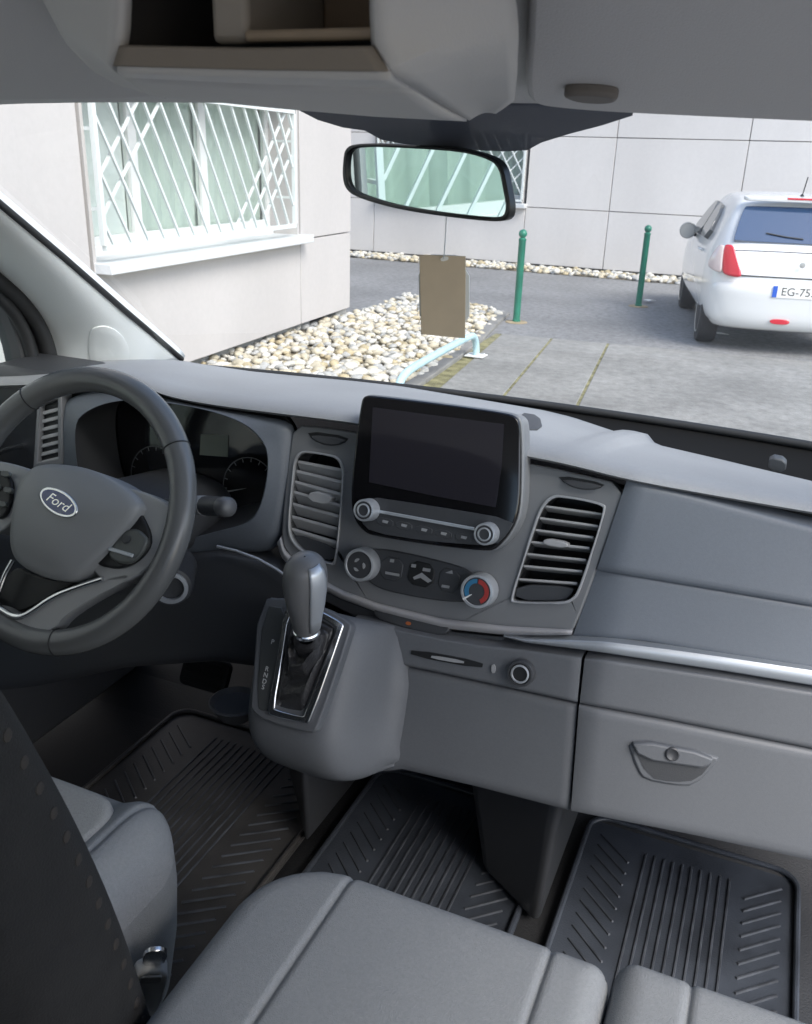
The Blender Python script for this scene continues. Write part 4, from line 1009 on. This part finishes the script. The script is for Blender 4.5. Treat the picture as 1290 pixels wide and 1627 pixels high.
for x, y in ((8, 752), (-8, 772), (12, 778), (2, 800)):
    spx('switch_pad', [(x-7, y-5), (x+7, y-3), (x+6, y+6), (x-8, y+4)], .011, .017, mat('switch_grey', (.10, .11, .105), .4), spL, 1, .001)
spx('lower_spoke', [(208, 910), (196, 926), (150, 948), (100, 980), (86, 1000), (50, 1008), (-20, 990), (-30, 960), (0, 960), (26, 978), (60, 965), (100, 938), (164, 920)], -.016, .006, m_spoke)
spx('spoke_web', [(140, 892), (110, 920), (84, 922), (51, 913), (22, 897), (0, 935), (-8, 958), (26, 976), (60, 960), (100, 934), (160, 918)], -.03, -.012, m_black)
def chromeline(px, r): tube('chrome_edge', chaikin([SW.p(*SW.hit(x, y, .008), .008) for x, y in px], 2, False), r, m_chrome, sw, 8)
chromeline([(164, 920), (128, 931), (84, 948), (48, 974), (26, 983), (0, 967), (-25, 950)], .0042)
chromeline([(21, 890), (8, 912), (0, 935), (-12, 962)], .0038)
# column shroud, ignition barrel, stalks
col = thing('steering_column', SW.p(0, 0, -.1), 'dark steering column shroud behind the wheel with ignition barrel', 'steering column')
rows = []
for c, w, h in ((-.035, .06, .05), (-.06, .075, .06), (-.12, .085, .065), (-.20, .09, .07), (-.26, .09, .075)):
    rows.append([Vector(WC)+Vector((0, .97, -.2)).normalized()*(-c)+Vector((w*math.copysign(abs(math.cos(t))**.7, math.cos(t)), 0, -.035+h*.8*math.copysign(abs(math.sin(t))**.7, math.sin(t)))) for t in np.linspace(0, 6.2832, 41)[:-1]])
grid('shroud', [[sum(rows[0], Vector())/40]*40]+rows, m_dkpl, col, closed_u=True)
KF2 = Fr(at(272, 930, Y=.885), Vector((.55, -.83, 0)).cross(Vector((0, 0, 1)))*-1, (0, 0, 1))
lathe('ignition_barrel', [(.033, -.06), (.030, .0), (.028, .006), (.022, .008), (.020, .002), (.018, .004), (.001, .004)], KF2, m_dkpl, col, 32)
lathe('barrel_ring', [(.0235, .0078), (.0235, .0105), (.018, .011), (.0175, .006)], KF2, m_sil, col, 32, False)
m_hub2 = mat('stalk_tip', (.10, .103, .107), .4)
st = thing('wiper_stalk', at(320, 805, Y=.90), 'dark stalk with pale tip sticking out beside the instrument cluster', 'stalk')
pa, pb = at(255, 800, Y=.95), at(352, 805, Y=.90)
pth = [pa*(1-t)+pb*t for t in np.linspace(0, 1, 9)]
tube('arm', pth, [.008, .008, .009, .010, .0115, .013, .0135, .0135, .013], m_dkpl, st, 14)
e_ = (pb-pa).normalized()
tube('tip', [pb, pb+e_*.004, pb+e_*.016, pb+e_*.020], [.013, .0138, .0132, .008], m_hub2, st, 14)
tube('end_button', [pth[5], pth[6]], [.0133, .0140], m_icon, st, 14)

# ================================================================== SHIFT CONSOLE AND LEVER
shp = thing('shift_console', (-.5, .86, .95), 'grey dash mounted console with automatic gear gate and chrome frame', 'gear console')
SHF = Fr((-.5, .835, 1.105), (1, 0, 0), (0, .07, .125))
rows = []
for z, yf, xl, xr in ((1.185, .905, -.575, -.430), (1.165, .876, -.572, -.428), (1.12, .850, -.568, -.424), (1.06, .816, -.560, -.424), (1.035, .800, -.556, -.424), (1.01, .793, -.552, -.420), (.98, .797, -.545, -.412), (.955, .815, -.535, -.405), (.938, .850, -.520, -.400), (.932, .91, -.50, -.39), (.932, 1.0, -.50, -.37)):
    fl = sstep((1.135-z)/.07); Yp = 1.04+.30*(max(z, .95)-1.36)-.012+max(0, .962-z)*1.6; Xe = -.374
    f0 = lambda a_, b_: a_*fl+b_*(1-fl)
    c = [(xl-.004, 1.02), (xl-.004, max(yf+.06, .9)), (xl, yf+.02), (xl+.014, yf+.001), ((xl+xr)/2, yf-.002), (xr-.014, yf+.001), (xr+.006, yf+.022), (xr+.020, min(Yp-.02, yf+.06)),
         (f0(xr+.032, xr+.02), f0(Yp-.022, Yp)), (f0((xr+.046+Xe-.006)/2, xr+.02), f0(Yp-.012, Yp+.02)), (f0(Xe-.004, xr+.02), f0(Yp-.006, Yp+.04)), (f0(Xe, xr+.02), f0(Yp-.003, Yp+.06)), (f0(Xe+.004, xr+.02), Yp+.05)]
    c = resample(chaikin(c, 3, False), 60)
    rows.append([Vector((q[0], q[1], min(z, 1.168-.58*max(0, q[1]-.872)))) for q in c])
grid('console_body', rows, m_low, shp, subd=1)
pl_ = pxprism('gate_plate', [(411, 951), (460, 950), (512, 964), (556, 988), (558, 1000), (504, 1160), (494, 1166), (420, 1146), (398, 1128), (398, 1116)], SHF, -.012, .006, m_low, shp, 1, .004, 3)
pxprism('indicator_plate', [(418, 962), (456, 966), (446, 1030), (428, 1120), (424, 1132), (406, 1124)], SHF, .003, .0075, mat('indicator_grey', (.055, .06, .062), .35), pl_, 1, .001)
fo = [(452, 966), (472, 958), (510, 970), (546, 990), (546, 998), (494, 1146), (486, 1150), (430, 1138), (425, 1130), (440, 1050)]
fi = [(460, 976), (475, 969), (508, 980), (535, 996), (535, 1001), (484, 1136), (480, 1138), (440, 1128), (436, 1124), (449, 1050)]
ringprism('chrome_frame', chaikin([SHF.hit(*q, .009) for q in fo], 1), chaikin([SHF.hit(*q, .009) for q in fi], 1), SHF, .002, .011, m_chrome, pl_, .0015)
for ch, px, py in (('P', 433, 1020), ('R', 424, 1063), ('N', 422, 1073), ('D', 420, 1083), ('S', 418, 1092)):
    a, b = SHF.hit(px, py, .0076); text('gear_letter', ch, Fr(SHF.p(a, b, .0076), SHF.u, SHF.v), .0085, mat('gear_white', (.6, .62, .62), .4), pl_, .0002)
lev = thing('gear_lever', SHF.p(*SHF.hit(478, 1090), .01), 'dark automatic gear lever with grey knob and leather gaiter', 'gear lever')
# gaiter
m_gai = mat('gaiter_leather', (0.03, 0.03, 0.032), 0.34, bump=.3, bscale=250, bdist=.004)
base = resample(chaikin([SHF.hit(*q, .004) for q in fi], 2)+[chaikin([SHF.hit(*q, .004) for q in fi], 2)[0]], 49)[:-1]
bp = [SHF.p(q[0], q[1], .003) for q in base]
kb = at(487, 1004, Y=.800); kt = at(484, 884, Y=.775)
ax = (kt-kb).normalized(); cb = sum(bp, Vector())/len(bp)
rows = []
for k, v in enumerate(np.linspace(0, 1, 18)):
    row = []
    for i, p in enumerate(bp):
        rel = p-cb; w_ = (1-v)**1.15
        rt = .0135+.006*math.sin(v*math.pi)
        f = Fr(kb, SHF.u, SHF.v); ang_ = math.atan2(rel.dot(SHF.v), rel.dot(SHF.u))
        circ = kb-ax*.002+f.u*(rt*math.cos(ang_))+f.v*(rt*math.sin(ang_))
        q = (cb+rel*(w_*.9+.1)+ (kb-cb)*v*.0)*(1-v) + circ*v
        q += SHF.n*(.010*math.sin(v*15+math.sin(ang_*2)*1.3)*math.sin(math.pi*v))
        row.append(q)
    rows.append(row)
grid('gaiter', rows, m_gai, lev, closed_u=True, ang=80)
# knob: flattened egg along the lever axis
side_ = ax.cross(Vector((0, -1, .2))).normalized(); frt = side_.cross(ax).normalized()
prof = [(-.004, .012, .012), (0, .0145, .0145), (.012, .0165, .017), (.03, .019, .022), (.05, .0225, .027), (.07, .0245, .029), (.085, .0245, .028), (.096, .022, .025), (.103, .016, .018), (.1065, .008, .009), (.1072, .001, .001)]
LK = (kt-kb).length/.1072
rows = [[kb+ax*(h*LK)+side_*(w*math.cos(t))+frt*(d_*math.sin(t)) for t in np.linspace(0, 6.2832, 33)[:-1]] for h, w, d_ in prof]
kno = grid('knob', rows, mat('knob_grey', (.15, .152, .155), .38, bump=.1, bscale=700), lev, closed_u=True, ang=80, subd=1)
rs = -1 if side_.x < 0 else 1
cs = []
for h, w, d_ in prof[2:9]:
    cs.append([kb+ax*(h*LK)+side_*(rs*(w+.0012)*math.cos(t))+frt*((d_+.0012)*math.sin(t)) for t in np.linspace(-.1, .75, 7)])
grid('chrome_blade', cs, m_sil, kno, solid=.0012)
lathe('neck_ring', [(.0150, -.002), (.0165, .0), (.0165, .004), (.0150, .006)], Fr(kb, side_, frt) if False else Fr(kb, side_, ax.cross(side_)), m_chrome, lev, 28)

# ================================================================== FLOOR, MATS, PEDALS
m_mat = mat('mat_rubber', (0.050, 0.058, 0.072), 0.36, bump=0.3, bscale=350, var=0.35, vscale=10)
m_matd = mat('mat_dusty', (0.048, 0.046, 0.044), 0.42, bump=0.3, bscale=350, var=0.5, vscale=8)
m_rib = mat('rib_dust', (0.060, 0.066, 0.077), .42, var=.4, vscale=30)
def rubber_mat(label, x0, x1, y0, y1, mt, taper=0.0):
    f = Fr(((x0+x1)/2, (y0+y1)/2, .612), (1, 0, 0), (0, 1, 0)); w, h = x1-x0, y1-y0
    r = thing('rubber_mat', f.o, label, 'floor mat', 'rubber floor mats')
    prism('mat_sheet', rrect(w, h, .04, 5), f, .0, .008, mt, r, .003)
    o_, i_ = rrect(w, h, .04, 5), rrect(w-.018, h-.018, .033, 5)
    ringprism('raised_edge', o_, i_, f, .0082, .016, mt, r, .003)
    n = int(w*.46/.015)
    proto = None
    def rib(a, b, wd=.0045):
        nonlocal proto
        a, b = Vector(a), Vector(b); L_ = (b-a).length
        ang_ = math.atan2((b-a).y, (b-a).x)
        if proto is None:
            bm = bmesh.new()
            vs = [bm.verts.new(q) for q in ((-.5, -.5, 0), (.5, -.5, 0), (.5, .5, 0), (-.5, .5, 0), (-.48, -.25, 1), (.48, -.25, 1), (.48, .25, 1), (-.48, .25, 1))]
            for q in ((4, 5, 6, 7), (0, 1, 5, 4), (1, 2, 6, 5), (2, 3, 7, 6), (3, 0, 4, 7)): bm.faces.new([vs[i] for i in q])
            proto = bpy.data.meshes.new('rib'); bm.to_mesh(proto); bm.free(); proto.materials.append(m_rib)
        o = bpy.data.objects.new('rib', proto); COL.objects.link(o); o.parent = r
        c = (a+b)/2; o.location = (c.x, c.y, .0078); o.rotation_euler = (0, 0, ang_); o.scale = (L_, wd, .0028)
    for i in range(n):
        x = (i-(n-1)/2)*.015; rib((x, -h*.42), (x, h*.42))
    k = int(h*.84/.027)
    for i in range(k):
        y = -h*.42+i*.027
        rib((-w*.26, y), (-w*.42, y+.05)); rib((w*.26, y), (w*.42, y+.05))
rubber_mat('dusty ribbed rubber mat under the steering wheel', -1.02, -.60, .62, 1.26, m_matd)
rubber_mat('ribbed rubber mat in front of the middle seat', -.560, -.215, .72, 1.27, m_mat)
rubber_mat('ribbed rubber mat under the glovebox', -.165, .185, .62, 1.31, m_mat)
tun = thing('floor_duct', (-.24, 1.2, .6), 'dark tapered duct between the middle and passenger footwells', 'duct')
Vv = [(-.30, 1.10, .615), (-.185, 1.02, .615), (-.185, 1.40, .615), (-.30, 1.40, .615), (-.34, 1.02, 1.0), (-.155, .97, 1.0), (-.155, 1.4, 1.0), (-.34, 1.4, 1.0)]
mk('duct_body', Vv, [(0, 1, 5, 4), (1, 2, 6, 5), (2, 3, 7, 6), (3, 0, 4, 7), (4, 5, 6, 7), (3, 2, 1, 0)], m_dkpl, tun, True, 40, .02, 4)
th2 = thing('heater_housing', (-.62, 1.25, .6), 'dark heater housing low between driver and middle footwells', 'housing')
mk('housing_body', [(-.66, 1.12, .62), (-.585, 1.02, .62), (-.575, 1.45, .62), (-.68, 1.45, .62), (-.66, 1.0, 1.0), (-.54, .93, .98), (-.54, 1.45, .98), (-.70, 1.45, 1.0)], [(0, 1, 5, 4), (1, 2, 6, 5), (2, 3, 7, 6), (3, 0, 4, 7), (4, 5, 6, 7), (3, 2, 1, 0)], m_dkpl, th2, True, 40, .015, 3)
for nm, lab, x, y, z, w, h in (('brake_pedal', 'wide black brake pedal in the driver footwell', -.875, 1.16, .80, .10, .06), ('accelerator_pedal', 'narrow black accelerator pedal in the driver footwell', -.74, 1.17, .76, .05, .13)):
    t = thing(nm, (x, y, z), lab, 'pedal')
    f = Fr((x, y, z), (1, 0, 0), (0, .5, .87))
    prism('pedal_pad', rrect(w, h, .012, 4), f, -.01, .006, m_blk, t, .003)
    for i in range(3): box('tread', (-w*.4, -h*.3+i*h*.3-.004, .006), (w*.4, -h*.3+i*h*.3+.004, .009), m_seal, t, .001, 1, f)
    tube('pedal_arm', [f.p(0, h*.3, -.008), f.p(0, h*.6, -.06), f.p(.01, h+.1, -.16), f.p(.01, h+.22, -.2)], .009, m_blk, t, 8)
cu2 = thing('cup_tray', at(372, 1118, Y=.88), 'small dark round tray beside the gear console', 'tray')
Pc = at(374, 1118, Y=.87)
lathe('tray_bowl', [(.022, -.02), (.034, .0), (.037, .004), (.034, .006), (.028, .0)], Fr(Pc, (1, 0, 0), (0, 1, 0)), m_dkpl, cu2, 28)
box('tray_arm', (Pc.x, Pc.y-.006, Pc.z-.012), (Pc.x+.12, Pc.y+.10, Pc.z-.004), m_dkpl, cu2, .003)

# ================================================================== SEATS
m_seat = mat('seat_fabric', (0.235, 0.247, 0.254), 0.92, bump=0.6, bscale=900, var=0.03, vscale=300, speck=.07, sscale=260)
m_seat2 = mat('seat_side_fabric', (0.21, 0.224, 0.234), 0.9, bump=0.6, bscale=900, var=0.03, vscale=300, speck=.07, sscale=260)
m_ins = mat('seat_insert_fabric', (0.36, 0.36, 0.34), 0.92, bump=0.6, bscale=900, var=0.03, vscale=300, speck=.08, sscale=260)
m_dseat = mat('driver_back_fabric', (0.013, 0.0125, 0.012), 0.9, bump=0.5, bscale=500, var=0.3, vscale=40)
def cushion(name, x0, x1, y0, y1, zt, mt, parent, rc=.06, r=.05, seams=(), bolster=0.0, zb=.74, crown=.012, yseam=None, rcl=None):
    rc0 = rc
    nx, ny = 110, 70; cx_, cy_ = (x0+x1)/2, (y0+y1)/2; hx, hy = (x1-x0)/2, (y1-y0)/2
    rows = []
    us = sorted(set(list(np.linspace(-1, 1, nx)) + [max(-1, min(1, (s-cx_)/hx+e)) for s in seams for e in (-.012, -.006, 0, .006, .012)]))
    for b in np.linspace(-1, 1, ny):
        row = []
        for a in us:
            x, y = a*hx, b*hy; rc = rcl if (rcl and x < 0) else rc0
            qx, qy = abs(x)-(hx-rc), abs(y)-(hy-rc)
            if qx > 0 and qy > 0:
                L_ = math.hypot(qx, qy)
                if L_ > rc:
                    k = rc/max(qx, qy) * max(qx, qy)/L_
                    x = math.copysign(hx-rc+qx*k, x); y = math.copysign(hy-rc+qy*k, y); L_ = rc
                dd = rc-L_
            else: dd = min(hx-abs(x), hy-abs(y))
            dd = max(0.0, dd); t_ = min(1, dd/r)
            z = zt - r*(1-math.sqrt(max(0, 1-(1-t_)**2))) + crown*(1-(x/hx)**2)*(1-(y/hy)**2)
            z += bolster*sstep((abs(x)/hx-.55)/.25)*(1-sstep((abs(x)/hx-.85)/.2))
            for s in seams: z -= .0045*math.exp(-(((x+cx_)-s)/.0032)**2)
            if yseam: z -= .004*math.exp(-(((y+cy_)-yseam)/.004)**2)
            z += .0012*noise.noise(Vector((x*9, y*7, zt*3)))
            row.append(Vector((x+cx_, y+cy_, z)))
        rows.append(row)
    top = grid(name, rows, mt, parent, ang=80)
    # skirt
    nx2, ny2 = len(us), ny
    ring = [rows[0][i] for i in range(nx2)] + [rows[j][-1] for j in range(1, ny2)] + [rows[-1][i] for i in range(nx2-2, -1, -1)] + [rows[j][0] for j in range(ny2-2, 0, -1)]
    c = Vector((cx_, cy_, 0))
    sk = [ring]
    for z, s in ((zt-r-.03, 1.004), (zt-r-.10, .99), (zb, .95)):
        sk.append([Vector((cx_+(p.x-cx_)*s, cy_+(p.y-cy_)*s, z)) for p in ring])
    grid(name+'_side', sk, m_seat2, parent, closed_u=True, ang=80)
    return top
def backrest(name, x0, x1, y_at, zlo, zhi, th_, mt, parent, bulge=.03):
    rows = []
    for k, z in enumerate(np.linspace(zlo, zhi, 16)):
        v = k/15; sh = .02*sstep((v-.75)/.25); row = []
        hx = (x1-x0)/2-sh*1.5; cx_ = (x0+x1)/2; ty = th_/2*(1-.35*sstep((v-.8)/.2))
        for t in np.linspace(0, 6.2832, 49)[:-1]:
            c, s = math.cos(t), math.sin(t)
            x = cx_+hx*math.copysign(abs(c)**.35, c); yy = ty*math.copysign(abs(s)**.55, s)
            if s > 0: yy += bulge*(sstep((abs(x-cx_)/hx-.45)/.35)-.6)
            row.append(Vector((x, y_at(z)-th_/2+yy, z)))
        rows.append(row)
    rows = [[sum(rows[0], Vector())/48]*48]+rows+[[sum(rows[-1], Vector())/48+Vector((0, 0, .02))]*48]
    return grid(name, rows, mt, parent, closed_u=True, subd=1, ang=80)
ds = thing('driver_seat', (-.76, .45, .6), 'grey cloth driver seat with dark stitched backrest', 'seat')
cushion('seat_cushion', -1.03, -.548, .12, .700, .962, m_seat, ds, .085, .06, (-.60, -.95), .022, .72, .006)
ins = cushion('seat_insert', -.935, -.612, .15, .655, .984, m_ins, ds, .05, .012, (), 0, .93, .004, .52)
DB = lambda z: .484-.25*(z-.91)+.022*math.sin(math.pi*max(0, min(1, (z-.82)/.62)))
DBO = backrest('backrest', -1.0, -.442, DB, .80, 1.55, .15, m_dseat, ds, .03)
m_stitch = mat('stitch_tan', (.028, .023, .019), .8)
bpy.context.view_layer.update()
_me = DBO.evaluated_get(bpy.context.evaluated_depsgraph_get()).to_mesh()
_T = BVHTree.FromPolygons([v.co+wloc(DBO) for v in _me.vertices], [tuple(p.vertices) for p in _me.polygons])
for k in range(22):
    z = .90+k*.030
    h, n_s, _, _ = _T.ray_cast(Vector((0, DB(z)-.030, z)), Vector((-1, 0, 0)))
    if h is None: continue
    f = Fr(h, n_s.cross(Vector((0, 0, 1))).normalized()*-1, (0, 0, 1)); f.v = n_s.cross(f.u).normalized(); f.n = n_s
    lathe('stitch', [(.006, -.002), (.005, .0007), (.003, .0014), (.001, .0016)], f, m_stitch, ds, 8)
box('seat_base', (-.98, .2, .60), (-.60, .62, .74), m_blk, ds, .02, 3)
ps = thing('bench_seat', (-.02, .4, .6), 'grey cloth two person passenger bench seat', 'seat')
cushion('seat_cushion', -.432, -.0435, .10, .690, .968, m_seat, ps, .022, .032, (-.330, -.105), .0, .72, .010, None, .10)
cushion('seat_cushion', -.0425, .405, .10, .712, .964, m_seat, ps, .022, .032, (.030, .33), .0, .72, .010)
PB = lambda z: .14-.24*(z-.9)
backrest('backrest', -.43, -.046, PB, .84, 1.42, .13, m_seat, ps)
backrest('backrest', -.040, .40, PB, .84, 1.42, .13, m_seat, ps)
box('seat_base', (-.38, .16, .60), (.36, .60, .74), m_blk, ps, .02, 3)
hb = thing('seat_belt_buckle', at(232, 1600, Z=.80), 'pale seat belt buckle with shiny latch between driver seat and bench', 'buckle')
p0, p1 = at(226, 1592, Z=.815), at(243, 1530, Z=.89)
e_ = (p1-p0).normalized()
su = Vector((.80, .60, 0)); su = (su-e_*su.dot(e_)).normalized()
QF = Fr(p0, su, e_); L_ = (p1-p0).length
prism('buckle_body', chaikin([(-.017, -.02), (.017, -.02), (.020, L_*.5), (.016, L_), (-.016, L_), (-.020, L_*.5)], 1), QF, -.010, .010, mat('buckle_grey', (.62, .63, .62), .4), hb, .004, 3)
prism('release_button', rrect(.022, .012, .003, 3), Fr(p1-e_*.012, su, e_), .009, .0125, mat('buckle_button', (.40, .40, .39), .4), hb, .001)
prism('latch_plate', chaikin([(-.011, 0), (.011, 0), (.013, .022), (.006, .030), (-.006, .030), (-.013, .022)], 1), Fr(p1-e_*.002, su, e_), -.003, .003, m_chrome, hb, .001)
prism('strap', [(-.013, -.14), (.013, -.14), (.013, -.018), (-.013, -.018)], QF, -.003, .003, m_blk, hb)
